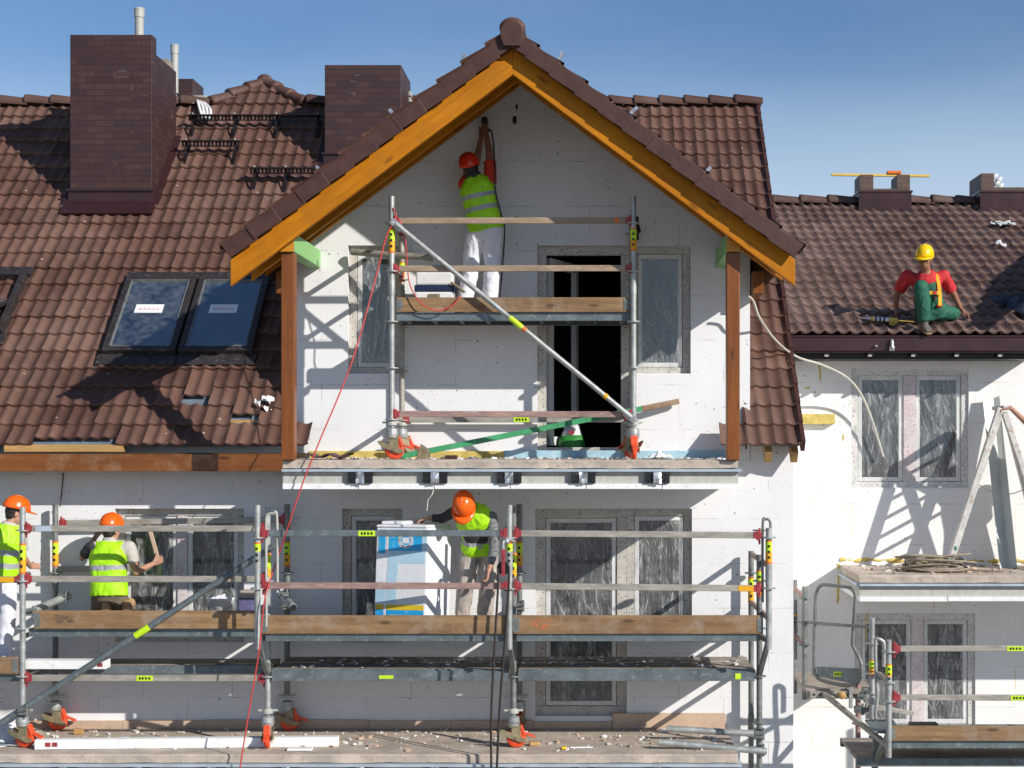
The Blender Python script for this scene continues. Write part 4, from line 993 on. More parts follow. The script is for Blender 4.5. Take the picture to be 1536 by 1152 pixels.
standard(s3,xr+2.57,-1.26,-6.28,-2.0,(),()); standard(s3,xr+2.57,-.34,-6.28,-2.0,(),())
# ================================================================== LOOSE THINGS
def one(mb,name,mats,label,cat,group=None,bevel=0,kind=None):
    o=mb.build(name,mats,bevel=bevel); return tag(o,label,cat,group,kind)
M['cord']=pm('red_cord',(.55,.05,.045),.5,var=.1,bump=0)
M['rope']=pm('grey_rope',(.30,.25,.19),.9,var=.3,scale=20,bump=.6,bscale=120)
M['blackrope']=pm('black_rope',(.03,.022,.02),.7,var=.3,scale=30)
M['hose']=pm('pale_hose',(.55,.53,.46),.5,var=.1)
M['print_blue']=pm('blue_print',(.015,.36,.70),.3,var=.12,scale=9,dirt=(.5,.65,.75),damt=.5)
M['print_pale']=pm('pale_blue_print',(.42,.62,.74),.35,var=.12)
M['print_yellow']=pm('yellow_print',(.72,.50,.02),.35,var=.1)
M['wrap']=pm('shrink_wrapped_boards',(.74,.75,.78),.28,var=.06,scale=14,bump=.5,bscale=10,dirt=(.35,.37,.4),damt=.35,stretch=(1,1,2.5))
M['speckboard']=eps_mat('speckled_board',(.72,.73,.76),(.6,.6,.6),(.10,.11,.14))
M['white_pl']=pm('white_plastic',(.74,.74,.74),.4,var=.08,dirt=(.45,.42,.38),damt=.4)
M['navy']=pm('navy_band',(.012,.02,.06),.4,var=.15)
M['green_bar']=pm('green_paint',(.03,.25,.10),.45,var=.25,dirt=(.25,.4,.28),damt=.5)
M['purple']=pm('purple_pack',(.14,.13,.26),.5,var=.4,scale=14)
M['green_print']=pm('green_print',(.03,.22,.04),.5,var=.15)
M['alu']=pm('worn_aluminium',(.62,.60,.56),.5,.1,var=.2,scale=8,dirt=(.36,.22,.14),damt=.9,dthr=.53)
M['channel']=pm('grey_green_channel',(.52,.55,.52),.45,.1,var=.12,scale=3,dirt=(.33,.35,.35),damt=.4)
M['lvl']=pm('yellow_level',(.72,.50,.10),.45,var=.15)
M['tarp']=pm('dark_tarp',(.035,.037,.045),.4,var=.3,scale=8,bump=.6,bscale=9)
M['chip']=pm('pale_rubble',(.62,.58,.52),.9,var=.4,scale=30)

# insulation pack on the scaffold deck
pk=thing('insulation_pack',W(600,930,-.8),'tall shrink-wrapped white pack of insulation boards with blue and yellow print beside the bending worker','insulation pack')
zb=ZZ(-2.02); zt=zb+1.12
A=W(637,900,-1.24); ux=Vector((-.94,.20,0)).normalized(); uy=Vector((.40,.92,0)).normalized(); A.z=zb; wx,wy=.56,.52
def pkbox(m,a0,a1,b0,b1,c0,c1,mi=0):
    lean=Vector((-.025,0,0)) if False else Vector((.03,0,0))
    P=lambda a,b,c:A+ux*a+uy*b+Vector((0,0,c))+lean*(c)
    m.add([P(a0,b0,c0),P(a1,b0,c0),P(a1,b1,c0),P(a0,b1,c0),P(a0,b0,c1),P(a1,b0,c1),P(a1,b1,c1),P(a0,b1,c1)],[(0,3,2,1),(4,5,6,7),(0,1,5,4),(1,2,6,5),(2,3,7,6),(3,0,4,7)],mi)
m=MB(); pkbox(m,0,wx,0,wy,0,1.07); m.build('boards',M['speckboard'],pk,bevel=.012)
m=MB(); pkbox(m,.005,wx+.004,-.006,wy-.05,1.0705,1.10); pkbox(m,.30,wx-.02,.05,wy-.1,1.1005,1.135); m.build('wrapping',M['wrap'],pk,bevel=.012)
m=MB()
def pr(a0,a1,c0,c1,mi,dep=.003): pkbox(m,a0,a1,-dep,-.0005,c0,c1,mi)
pr(.06,.42,.83,1.05,0); pr(.425,.44,.80,1.05,4); pr(.455,.53,.80,1.05,0); pr(.005,.055,.82,1.03,1); pr(.31,.42,.60,.825,1,.0025); pr(.02,.30,.70,.825,1,.0025); pr(.46,.55,.50,.795,3,.002); pr(.32,.43,.285,.595,1,.002); pr(.44,.55,.29,.49,1,.002); pr(.02,.545,.215,.27,2); pr(.02,.545,.0,.214,0)
pr(.43,.455,.0,.27,4,.004)
for q in range(6): pr(.10+q*.05,.10+q*.05+.03,.115,.165,4,.004)
B=A+ux*.235+uy*-.0045+Vector((.03,0,0))*.94+Vector((0,0,.94))
for k in range(24):                                   # round emblem ring on the wrap
    t=2*math.pi*k/24; c=B+ux*math.cos(t)*.068+Vector((0,0,1))*math.sin(t)*.068
    m.obox(c,ux*.014,uy*.0012,Vector((0,0,.014)),3)
m.obox(B,ux*.035,uy*.0012,Vector((0,0,.030)),3)
m.build('print',[M['print_blue'],M['print_pale'],M['print_yellow'],M['wrap'],M['white_pl']],pk)
# tool case on the upper deck
t=thing('tool_case',W(650,440,-.35),'white tool case with a navy band standing on the upper scaffold deck','tool case')
z=ZZ(1.316); a=W(622,0,-.5).x;b=W(681,0,-.5).x
m=MB(); m.box(a,b,-.5,-.22,z,z+.262); m.box(a+.01,b-.01,-.49,-.23,z+.3325,z+.475); m.build('case',M['white_pl'],t,bevel=.02)
m=MB(); m.box(a-.004,b+.004,-.505,-.216,z+.263,z+.332); m.build('band',M['navy'],t,bevel=.006)
m=MB(); m.box((a+b)/2-.06,(a+b)/2+.06,-.515,-.501,z+.19,z+.235); m.tube((b-.03,-.52,z+.36),(b+.12,-.56,z+.25),.014); m.build('handle',M['khaki'],t)
# bucket and pack by the left window
t=thing('bucket',W(331,930,-.55),'white plaster bucket with torn paper standing behind the left toe board','bucket')
c=W(331,932,-.55); c.z=ZZ(-2.02); m=MB(); m.lathe([(.0,0),(.115,0),(.145,.255),(.152,.258),(.152,.28),(.14,.28),(.135,.25),(.0,.24)],c,(0,0,1),28); m.build('body',M['white_pl'],t)
m=MB(); m.path([c+Vector((-.15,0,.26)),c+Vector((-.13,-.08,.18)),c+Vector((0,-.15,.13)),c+Vector((.13,-.08,.18)),c+Vector((.15,0,.26))],.006,6); m.build('handle',M['galv'],t)
m=MB()
for k in range(5): m.ell(c+Vector((random.uniform(-.09,.09),-.09,.25+random.uniform(0,.05))),(.05,0,.02),(0,.03,0),(.01,0,.035),8,6)
m.build('paper',M['paper'],t)
c=W(373,930,-.45); m=MB(); z=ZZ(-2.019); m.box(c.x-.10,c.x+.09,-.5,-.32,z,z+.26); m.box(c.x-.09,c.x+.08,-.49,-.33,z+.2605,z+.345,1); one(m,'tile_pack',[M['purple'],M['plank']],'small purple and white carton beside the bucket','carton',bevel=.008)
# red cord from the upper scaffold down past the lower balcony
P=[W(589,312,-.98),W(594,322,-1.0),W(587,338,-1.0),W(578,360,-1.02),W(560,430,-1.1),W(527,545,-1.3),W(480,660,-1.47),W(455,722,-1.53),W(432,790,-1.52),W(412,850,-1.38),W(397,900,-1.52),W(388,980,-1.5),W(373,1070,-1.52),W(360,1152,-1.55),W(352,1210,-1.5)]
m=MB(); m.path(smoothpts(P,8),.0075,6); one(m,'cord',M['cord'],'long thin red cord hanging from the upper scaffold past the lower balcony','cord')
P=[W(600,330,-.99),W(608,360,-.99),W(611,400,-.95),W(616,430,-.98),W(632,455,-1.0),W(655,466,-.99),W(675,460,-.985),W(688,448,-.97),W(690,442,-.9)]
m=MB(); m.path(smoothpts(P,8),.007,6); one(m,'cord',M['cord'],'short red cord looped over the upper toe board near the tool case','cord')
# pulley with black rope
pu=thing('pulley',W(738,850,-1.6),'red and black pulley with a long dark rope hung on the middle scaffold post','pulley')
c=W(755,852,-1.58); m=MB(); m.lathe([(.0,-.02),(.066,-.02),(.054,0),(.066,.02),(.0,.02)],c,(.3,1,0),24,sm=False); m.build('wheel',M['black'],pu)
m=MB()
for s in(-.03,.03): m.obox(c+Vector((0,s,.02)),(.018,0,0),(0,.004,0),(0,0,.10))
m.bar(c+Vector((0,0,.12)),c+Vector((0,0,.19)),.04,.05); m.build('cheek',M['redmetal'],pu,bevel=.004)
m=MB(); m.path(smoothpts([c+Vector((0,0,.18)),c+Vector((.0,0,.26)),c+Vector((.04,.05,.29)),c+Vector((.10,.13,.26))],6),.016,8); m.sph(c+Vector((.03,.02,.27)),.035); m.build('hook',M['galv'],pu)
m=MB(); y=-1.6
m.path(smoothpts([c+Vector((-.055,-.01,.0)),W(747,880,y),W(742,968,y),W(737,1070,y),W(737,1160,y),W(738,1250,y)],6),.013,8); m.path(smoothpts([c+Vector((.055,.01,0)),W(763,880,y+.02),W(757,968,y+.02),W(750,1055,y+.02),W(745,1160,y+.02),W(742,1250,y)],6),.013,8); m.build('rope',M['blackrope'],pu)
# green bar
P0=W(603,687,-.75); P0.z=ZZ(UP)+.03; P1=W(1018,602,-.08); m=MB(); f=.86; m.bar(P0,P0.lerp(P1,f),.05,.06,0); m.bar(P0.lerp(P1,f),P1,.05,.06,1); one(m,'bar',[M['green_paint'] if 'green_paint' in M else M['green_bar'],M['toe']],'long green painted bar leaning from the caster across the open balcony door','bar',bevel=.005)
# cement sack in the doorway
c=W(857,668,.35); c.z=ZZ(-.22); m=MB(); m.loft([(c+Vector((0,0,0)),(1,0,0),.14,.10),(c+Vector((.005,0,.06)),(1,0,0),.155,.12),(c+Vector((0,0,.2)),(1,0,0),.13,.10),(c+Vector((.01,0,.3)),(1,0,0),.09,.06),(c+Vector((.0,0,.36)),(1,.2,0),.10,.012)],20)
m.v=[(x+.02*noise.noise(Vector((x*14,y_*14,z_*9))),y_+.02*noise.noise(Vector((z_*13,x*11,5))),z_) for x,y_,z_ in m.v]
sk_=one(m,'sack',M['white_pl'],'white and green paper sack standing inside the dark balcony doorway','sack')
m=MB(); m.loft([(c+Vector((0,-.006,.04)),(1,0,0),.160,.122),(c+Vector((.005,-.006,.14)),(1,0,0),.153,.122),(c+Vector((0,-.006,.235)),(1,0,0),.128,.103)],20); m.build('printed_band',M['green_print'],sk_)
m=MB(); m.obox(c+Vector((.005,-.100,.27)),(.03,0,0),(0,.006,0),(0,0,.022)); m.build('printed_mark',M['redmetal'],sk_)
# loose roof tile etc on the upper balcony
a=W(461,686,-1.2);b=W(524,686,-1.2); m=MB(); z=ZZ(UP)+.004
vs=[(a.x+(b.x-a.x)*i/16,y_,z+.03+.018*math.cos(i/16*4*math.pi)+dz) for dz in(0,.016) for y_ in(-1.25,-.9) for i in range(17)]
fs=[(k*34+i,k*34+i+1,k*34+18+i,k*34+17+i) for k in(0,1) for i in range(16)]+[(i,i+1,35+i,34+i) for i in range(16)]+[(17+i,18+i,52+i,51+i) for i in range(16)]
m.add(vs,fs); one(m,'loose_tile',M['verge'],'loose brown roof tile lying at the left end of the upper balcony','tile')
m=MB(); a=W(668,686,-.9); m.box(a.x,a.x+.13,-.95,-.85,z,z+.04); one(m,'brick_piece',M['verge'],'small broken brown piece lying beside the casters on the upper balcony','tile piece',bevel=.01)
m=MB(); a=W(625,682,-.7); m.prism([(0,0),(.16,0),(.14,.10),(.05,.16)],(a.x,-.75,z),(1,0,0),(0,0,1),(0,.03,0)); one(m,'metal_plate',M['khaki'],'bent brown metal plate leaning by the left caster on the upper balcony','plate')
m=MB(); a=W(990,683,-.3); g=[]
for i in range(10):
    for j in range(8): g.append((a.x-.16+.034*i,-.5+.04*j,z+.012+.13*max(0,noise.noise(Vector((i*.6,j*.6,8)))+.25)*math.sin(math.pi*i/9)*math.sin(math.pi*j/7)))
m.add(g,[(i*8+j,(i+1)*8+j,(i+1)*8+j+1,i*8+j+1) for i in range(9) for j in range(7)])
one(m,'plastic_scrap',M['white_pl'],'crumpled white plastic lying right of the red wheel on the upper balcony','plastic')
# white profiles on the lower balcony and lower deck
def profile(p0,p1,w,h,label,marks=None):
    m=MB(); m.bar(p0,p1,w,h); d=(p1-p0).normalized()
    if marks:
        for q in marks: m.obox(p0+d*q+Vector((0,-w/2-.002,0))+Vector((0,0,.0)),d*.028,Vector((0,.002,0)),Vector((0,0,h*.22)),1)
    return one(m,'profile',[M['white_foam'],M['redmetal']],label,'profile',group='white strips left on the scaffold and balcony',bevel=.006)
p0=W(54,1117,-1.13);p0.z=ZZ(LO)+.055;p1=W(508,1108,-.95);p1.z=ZZ(LO)+.05; profile(p0,p1,.10,.10,'long white strip with red marks lying on the lower balcony floor',(.14,.21))
p0=W(38,998,-.85);p1=W(162,996,-.85);p0.z=p1.z=ZZ(-2.46)+.045; profile(p0,p1,.16,.09,'short white strip lying on the lower deck of the left bay',(.82,))
m=MB()                                                   # plastic sheet at the left edge
g=[]
for i in range(9):
    for j in range(9):
        px=-60+90*i/8; py=1065+70*j/8; y=-.6-.45*j/8+.06*noise.noise(Vector((i*.9,j*.7,1))); q=W(px+ (j*2 if i<8 else -j*4),py,y); q.z=max(q.z,ZZ(LO)+.01+.01*i/8); g.append(q)
m.add(g,[(i*9+j,i*9+j+1,(i+1)*9+j+1,(i+1)*9+j) for i in range(8) for j in range(8)],0,True); o=one(m,'plastic_sheet',M['white_pl'],'white plastic sheet heaped at the left end of the lower balcony','sheet'); sm_=o.modifiers.new('Solidify','SOLIDIFY'); sm_.thickness=.006
# spirit level on the right chimney
y=6.5; p0=W(1247,262,y);p1=W(1394,264,y); m=MB(); m.bar(p0,p1,.05,.036); l=one(m,'spirit_level',M['lvl'],'long yellow level lying across the notched chimney top','level',bevel=.004)
m=MB(); c=W(1341,259,y); m.obox(c,(.11,0,0),(0,.05,0),(0,0,.025)); one(m,'orange_glove',M['orange'],'small orange rag lying on the yellow level','rag',bevel=.012)
m=MB(); c=W(1497,275,6.5)
for k in range(5): m.ell(c+Vector((random.uniform(-.06,.06),0,-.1+.05*k)),(.06,0,.02),(0,.06,0),(.02,0,.05),8,5)
one(m,'plastic_scrap',M['white_pl'],'white plastic bag caught on the notched chimney at the right edge','plastic')
def scrap(px,py,n,sx,label,name='plastic_scrap'):
    r=(655-py)/F; y=(-.716+r*17)/(.435-r); m=MB(); c=W(px,py,y)+n2*.03
    for k in range(n):
        p=c+Vector((random.uniform(-sx,sx),0,0))+nv*random.uniform(-.08,.08)+n2*.02
        a=Vector((random.uniform(.06,.13),0,random.uniform(-.02,.02))); q=[p+a*i*.5+nv*(.05*j)+n2*random.uniform(0,.05) for j in(-1,0,1) for i in(-1,0,1)]
        m.add(q,[(j*3+i,j*3+i+1,j*3+i+4,j*3+i+3) for j in(0,1) for i in(0,1)],0,True)
    return one(m,name,M['white_pl'],label,'plastic')
scrap(1503,341,7,.14,'crumpled white plastic lying high on the right roof'); scrap(1504,372,2,.12,'thin clear plastic strip lying below the crumpled plastic on the right roof')
# dark tarpaulin at the right edge of the low roof
g=[];m=MB()
for i in range(15):
    for j in range(13):
        s=.35+1.25*j/12; x=5.02+.9*i/14-.02*s
        h=.04+.12*max(0,noise.noise(Vector((x*2.6,s*2.4,3))))+.09*noise.noise(Vector((x*8,s*7,3)))+.12*(i/14)**2; x+= (1-i/14)*.30*(1.2-j/12)-.1
        g.append(R2(x,s*.8,h))
m.add(g,[(i*13+j,i*13+j+1,(i+1)*13+j+1,(i+1)*13+j) for i in range(14) for j in range(12)],0,True); one(m,'tarpaulin',M['tarp'],'crumpled dark tarpaulin at the right edge of the low roof','tarpaulin')
# white rag over the main ridge
m=MB()
for k in range(4):
    a=W(296+k*3,150+k,4.3);b=W(303+k*4,175+2*k,3.9); m.path(smoothpts([a+Vector((0,.1,0)),a,a.lerp(b,.5)+Vector((.02*k,-.04,.02)),b],4),[.02]*13,6)
one(m,'rag',M['white_pl'],'pale torn rag hanging over the ridge near the upper snow guard','rag')
c=rpt(398,612); m=MB()
for k in range(6):
    p=c+Vector((random.uniform(-.08,.12),random.uniform(-.05,.05),random.uniform(-.12,.06)))+nn*.06; u_=Vector((random.uniform(.02,.05),0,random.uniform(-.03,.03)))
    q=[p+u_*i+Vector((0,S45,S45))*.035*j+nn*random.uniform(0,.05) for j in(-1,0,1) for i in(-1,0,1)]; m.add(q,[(j*3+i,j*3+i+1,j*3+i+4,j*3+i+3) for j in(0,1) for i in(0,1)],0,True)
one(m,'plastic_scrap',M['white_pl'],'crumpled pale plastic in the roof gap beside the left post','plastic')
# pale hose from the dormer eave across the right window
P=[W(1122,444,-.35),W(1130,452,-.3),W(1140,478,-.2),W(1165,512,.3),W(1195,535,.75),W(1235,548,.95),W(1270,566,1.25),W(1292,592,1.45),W(1308,630,1.55),W(1318,662,1.6),W(1325,685,1.62)]
m=MB(); m.path(smoothpts(P,8),.014,8); one(m,'hose',M['hose'],'thin pale hose hanging from the dormer eave across the right window','hose')
P=[W(1462,722,1.5),W(1485,737,1.3),W(1515,741,1.2),W(1545,730,1.0)]; m=MB(); m.path(smoothpts(P,8),.007,6); one(m,'wire',M['hose'],'thin slack wire stretched in front of the leaning metal channel','wire')
m=MB(); m.path([W(95,709,-.03),W(93,735,-.04),W(90,760,-.1)],.007,6); one(m,'wire',M['black'],'thin dark wire hanging from the left eave to the scaffold post','wire')
# metal channel leaning on the right wall
ch=MB(); b0=W(1500,851,1.15);b1=W(1526,850,1.15); t0=W(1474,596,1.6);t1=W(1499,594,1.6); tm=W(1490,597,1.63); bm_=W(1512,850,1.22)
b0.z=b1.z=bm_.z=ZZ(-1.575)
def quad(a,b,c,d,th,mi=0): ch.add([a,b,c,d]+[p+Vector((0,th,0)) for p in(a,b,c,d)],[(0,1,2,3),(7,6,5,4),(0,4,5,1),(1,5,6,2),(2,6,7,3),(3,7,4,0)],mi)
quad(b0,bm_,tm,t0,.012); quad(bm_+Vector((.001,0,0)),b1,t1,tm+Vector((.001,0,0)),.012)
one(ch,'metal_channel',M['channel'],'long grey metal channel leaning upright against the right wall behind the ladder','channel')
# stepladder
ld=thing('stepladder',W(1470,845,1.0),'worn pale aluminium stepladder standing on the right balcony','ladder')
zf=ZZ(-1.575); ya,yb=.85,1.3
def leg(px0,px1,y,mat):
    t=W(px0,612,y); b=W(px1,850,y); b.z=zf; m=MB(); d=(b-t)
    m.bar(t,b,.075,.085,up=(0,1,0)); return t,b,m
T1,B1,m1=leg(1500,1421,ya,'alu'); T2_,B2,m2=leg(1502,1421,yb,'alu'); m1.build('rail',M['alu'],ld,bevel=.006); m2.build('rail',M['alu'],ld,bevel=.006)
for k in range(1,8):
    f=k/8; m=MB(); m.bar(T1.lerp(B1,f),T2_.lerp(B2,f),.035,.03); m.build('rung',M['alu'],ld)
T3=T1+Vector((.05,0,-.05));B3=W(1585,850,ya);B3.z=zf; T4=T2_+Vector((.05,0,-.05));B4=Vector((B3.x,yb,zf))
for a,b in((T3,B3),(T4,B4)): m=MB(); m.bar(a,b,.07,.075,up=(0,1,0)); m.build('rail',M['alu'],ld,bevel=.006)
for k in(3,6): m=MB(); m.bar(T3.lerp(B3,k/8),T4.lerp(B4,k/8),.03,.03); m.build('rung',M['alu'],ld)
m=MB(); m.obox((T1+T2_)/2+Vector((.02,0,.0)),(.06,0,0),(0,.26,0),(0,0,.025)); m.build('top_cap',M['alu'],ld,bevel=.01)
m=MB()
for f in(.86,.93,.97): p=T1.lerp(B1,f); m.obox(p+Vector((.0,-.046,0)),(.012,0,0),(0,.002,0),(0,0,.022 if f<.9 else .04))
m.build('paint_mark',M['green_bar'],ld)
# rope coil
m=MB(); c=W(1402,852,.75); c.z=ZZ(-1.575); rnd=random.Random(5); P=[]
for i in range(260):
    t=i*.42; rr=.25+.20*noise.noise(Vector((i*.045,1,7)))+.07*noise.noise(Vector((i*.21,4,2))); P.append(c+Vector((math.cos(t)*rr*1.2+.22*noise.noise(Vector((i*.03,9,1))),math.sin(t)*rr*.62,.015+.30*max(0,noise.noise(Vector((i*.07,2,0)))+.12)+.03*math.sin(i*.3)**2)))
P+= [c+Vector((.5,-.1,.02)),c+Vector((.75,-.15,.015))]
m.path(smoothpts(P,3),.013,6); one(m,'rope',M['rope'],'tangled coil of grey rope lying on the right balcony by the ladder foot','rope')
# caulking gun and bit on the low roof
def r2at(px,py,h=0):
    r=(655-py)/F; y=(-.716+r*17)/(.435-r); return W(px,py,y)+n2*h
cg=thing('caulking_gun',r2at(1320,490),'yellow caulking gun with a white cartridge lying on the low roof beside the seated worker','caulking gun')
a=r2at(1306,486,.07);b=r2at(1333,488,.07); d=(b-a).normalized(); m=MB(); m.tube(a,b,.028,n=12); m.build('cartridge',M['white_pl'],cg); m=MB(); m.tube(a-d*.10,a,.006,.018,n=10); m.build('nozzle',M['paper'],cg)
m=MB(); m.tube(a-d*.0,a+d*.03,.034,n=12); m.obox(b+d*.05,d*.05,(0,.02,0),(0,0,.028)); m.bar(b+d*.06,b+d*.02+Vector((-.02,-.06,-.06)),.025,.03); m.bar(b+d*.1,b+d*.05+Vector((-.02,-.08,-.07)),.018,.025); m.tube(b+d*.05,b+d*.30,.006,n=6); m.build('frame',M['lvl'],cg,bevel=.004)
m=MB()
for q in(.05,.1,.15): m.tube(a+d*q,a+d*(q+.02),.0295,n=12,cap=False)
m.build('label_print',M['navy'],cg)
m=MB(); c=W(1338,520,1.05); m.lathe([(.0,-.05),(.03,-.05),(.035,0),(.02,.02),(.025,.05),(.012,.09),(.0,.09)],c,(0,0,1),12); m.ell(W(1314,519,1.05),(.02,0,0),(0,.02,0),(0,0,.014),8,5); one(m,'anchor_bolt',M['galv'],'small metal fixing hanging on the front of the brown gutter','fixing')
# rubble
def debris(x0,x1,y0,y1,z,n,mx,mat,seed,name='debris'):
    r=random.Random(seed); m=MB()
    for k in range(n):
        s=mx*r.random()**2.2+.006; x=r.uniform(x0,x1);y=y0+(y1-y0)*r.random()**.7; a=r.uniform(0,6.28)
        m.obox((x,y,z+s*.25),(math.cos(a)*s,math.sin(a)*s,r.uniform(-.3,.3)*s),(-math.sin(a)*s*.6,math.cos(a)*s*.6,r.uniform(-.2,.2)*s),(0,0,s*.3),r.randrange(len(mat)))
    o=m.build(name,[M[q] for q in mat]); tag(o,kind='stuff'); return o
tag(debris(-6.6,1.35,-1.3,-.06,ZZ(LO)+.003,380,.028,('chip','white_foam','concrete','chip','peach'),4),'loose pale rubble and chips strewn over the lower balcony floor','rubble')
tag(debris(-3.1,1.35,-1.3,-.06,ZZ(UP)+.003,260,.020,('chip','concrete','white_foam'),5),'loose rubble and dust strewn over the upper balcony floor','rubble')
tag(debris(3.0,5.4,.4,1.6,ZZ(-1.58)+.003,160,.03,('chip','concrete','peach'),6),'loose grit strewn over the right balcony floor','rubble')
tag(debris(-3.3,1.6,-1.0,-.2,ZZ(-2.435),260,.022,('chip','plank','white_foam'),7),'mortar crumbs lying on the low scaffold deck','rubble')
def block(px,py,y,sx,sy,sz,mat,label,name,cat,rot=.2,z=LO):
    c=W(px,py,y); m=MB(); m.obox((c.x,y,ZZ(z)+sz+.003),(sx*math.cos(rot),sx*math.sin(rot),0),(-sy*math.sin(rot),sy*math.cos(rot),0),(0,0,sz)); return one(m,name,M[mat],label,cat,bevel=.008)
block(801,1112,-.95,.05,.03,.02,'batten','yellow sponge block lying near the middle caster','sponge','sponge')
block(846,1121,-1.15,.03,.025,.014,'print_yellow','small round yellow scrap on the lower balcony right of the middle caster','foam_scrap','scrap')
block(872,1119,-1.1,.12,.012,.008,'white_foam','thin white sliver lying on the lower balcony right of the yellow scrap','foam_scrap','scrap',.05)
block(80,1106,-.8,.09,.05,.022,'batten','wooden offcut lying between the two left casters','offcut','offcut',.1)
block(118,1091,-.35,.05,.03,.03,'batten','small wooden offcut lying against the wall by the left rear caster','offcut','offcut',.1)
block(182,1106,-.75,.08,.05,.02,'white_foam','white foam offcut lying behind the long white strip','foam_scrap','scrap',.3)
block(450,1117,-1.2,.13,.05,.012,'white_foam','flat white foam offcut lying right of the red wheel on the lower balcony','foam_scrap','scrap',.02)
block(1010,1089,-.2,.16,.05,.012,'white_foam','flat pale strip lying at the foot of the wall right of the tall door','foam_scrap','scrap',.02)
m=MB(); m.path(smoothpts([W(650,735,-1.42),W(648,742,-1.43),W(642,750,-1.42),W(641,760,-1.42),W(640,766,-1.42)],4),.006,5); one(m,'string',M['hose'],'short pale string hanging under the upper balcony edge','string')
# ================================================================== PEOPLE
M['skin']=pm('skin',(.44,.235,.155),.55,var=.12,scale=14,bump=.05)
M['skin_dark']=pm('tanned_skin',(.32,.15,.09),.55,var=.12,scale=14,bump=.05)
M['hair']=pm('dark_hair',(.018,.013,.011),.6,var=.4,scale=60)
M['eye']=pm('eye_dark',(.02,.018,.016),.3,var=.1)
M['vest']=pm('neon_vest',(.40,.80,.008),.6,var=.10,scale=9,bump=.25,bscale=16)
M['tape']=pm('reflective_tape',(.36,.37,.38),.35,var=.1,scale=20)
M['whitecloth']=pm('white_work_trousers',(.74,.74,.80),.8,var=.10,scale=9,bump=.4,bscale=14,dirt=(.35,.34,.36),damt=.45,dthr=.60)
M['beige']=pm('beige_work_trousers',(.40,.345,.31),.8,var=.22,scale=7,bump=.5,bscale=16,dirt=(.58,.54,.50),damt=.5)
M['darkcloth']=pm('dark_grey_cloth',(.045,.045,.05),.8,var=.3,scale=9,bump=.4,bscale=18)
M['khaki_cloth']=pm('khaki_cloth',(.13,.10,.07),.8,var=.3,scale=9,bump=.4,bscale=18)
M['redcloth']=pm('red_cloth',(.55,.025,.03),.75,var=.2,scale=8,bump=.4,bscale=16)
M['orangered']=pm('red_orange_cloth',(.62,.045,.02),.75,var=.2,scale=8,bump=.4,bscale=16)
M['greencloth']=pm('green_dungarees',(.012,.115,.068),.75,var=.3,scale=7,bump=.5,bscale=15,dirt=(.14,.26,.19),damt=.55,dthr=.6)
M['helmet_o']=pm('orange_helmet',(.86,.125,.008),.22,var=.05,bump=0)
M['helmet_r']=pm('red_helmet',(.70,.03,.008),.22,var=.05,bump=0)
M['helmet_y']=pm('yellow_helmet',(.88,.56,.006),.22,var=.05,bump=0)
M['strap']=pm('yellow_strap',(.80,.42,.01),.6,var=.12)
M['boot']=pm('dusty_boot',(.13,.115,.095),.7,var=.3,scale=12,dirt=(.4,.35,.3))
M['sole']=pm('tan_sole',(.40,.24,.12),.7,var=.2)
M['greyshirt']=pm('pale_grey_shirt',(.50,.47,.43),.8,var=.12,bump=.3,bscale=15)
def check_mat():
    t=NT('checked_shirt'); ck=t.n('ShaderNodeTexChecker'); ck.inputs['Scale'].default_value=62; ck.inputs['Color1'].default_value=(.045,.05,.06,1); ck.inputs['Color2'].default_value=(.34,.34,.34,1)
    t.l(t.co((1,1,1),(.3,.2,.4)),ck.inputs[0]); n=t.noise(t.co(),14,4); t.bump(n,.4,.01); return t.set(t.mix(.35,ck.outputs[0],(.12,.125,.14)),.8)
M['check']=check_mat()

DG=None
def remesh(mb,name,mats,voxel,parent=None,smooth=4,wr=0,ws=9,mf=None,seed=0):
    o=bpy.data.objects.new(name,mb.mesh(name,mats)); COL.objects.link(o)
    r=o.modifiers.new('r','REMESH'); r.mode='VOXEL'; r.voxel_size=voxel; r.use_smooth_shade=True
    if smooth: s=o.modifiers.new('s','SMOOTH'); s.factor=.5; s.iterations=smooth
    bpy.context.view_layer.update(); dg=bpy.context.evaluated_depsgraph_get(); me=bpy.data.meshes.new_from_object(o.evaluated_get(dg),depsgraph=dg)
    o.modifiers.clear(); old=o.data; o.data=me; bpy.data.meshes.remove(old); me.name=name
    me.materials.clear()
    for m in(mats if isinstance(mats,(list,tuple)) else [mats]): me.materials.append(m)
    if wr:
        for v in me.vertices:
            p=v.co*ws+Vector((seed,0,0)); q=Vector((p.x,p.y,p.z*.55))
            v.co+=v.normal*wr*(noise.noise(q)+.55*(1-2*abs(noise.noise(q*1.9)))-.2)
    for p in me.polygons:
        p.use_smooth=True; p.material_index=mf(p.center) if mf else 0
    me.update()
    if parent: par(o,parent)
    return o

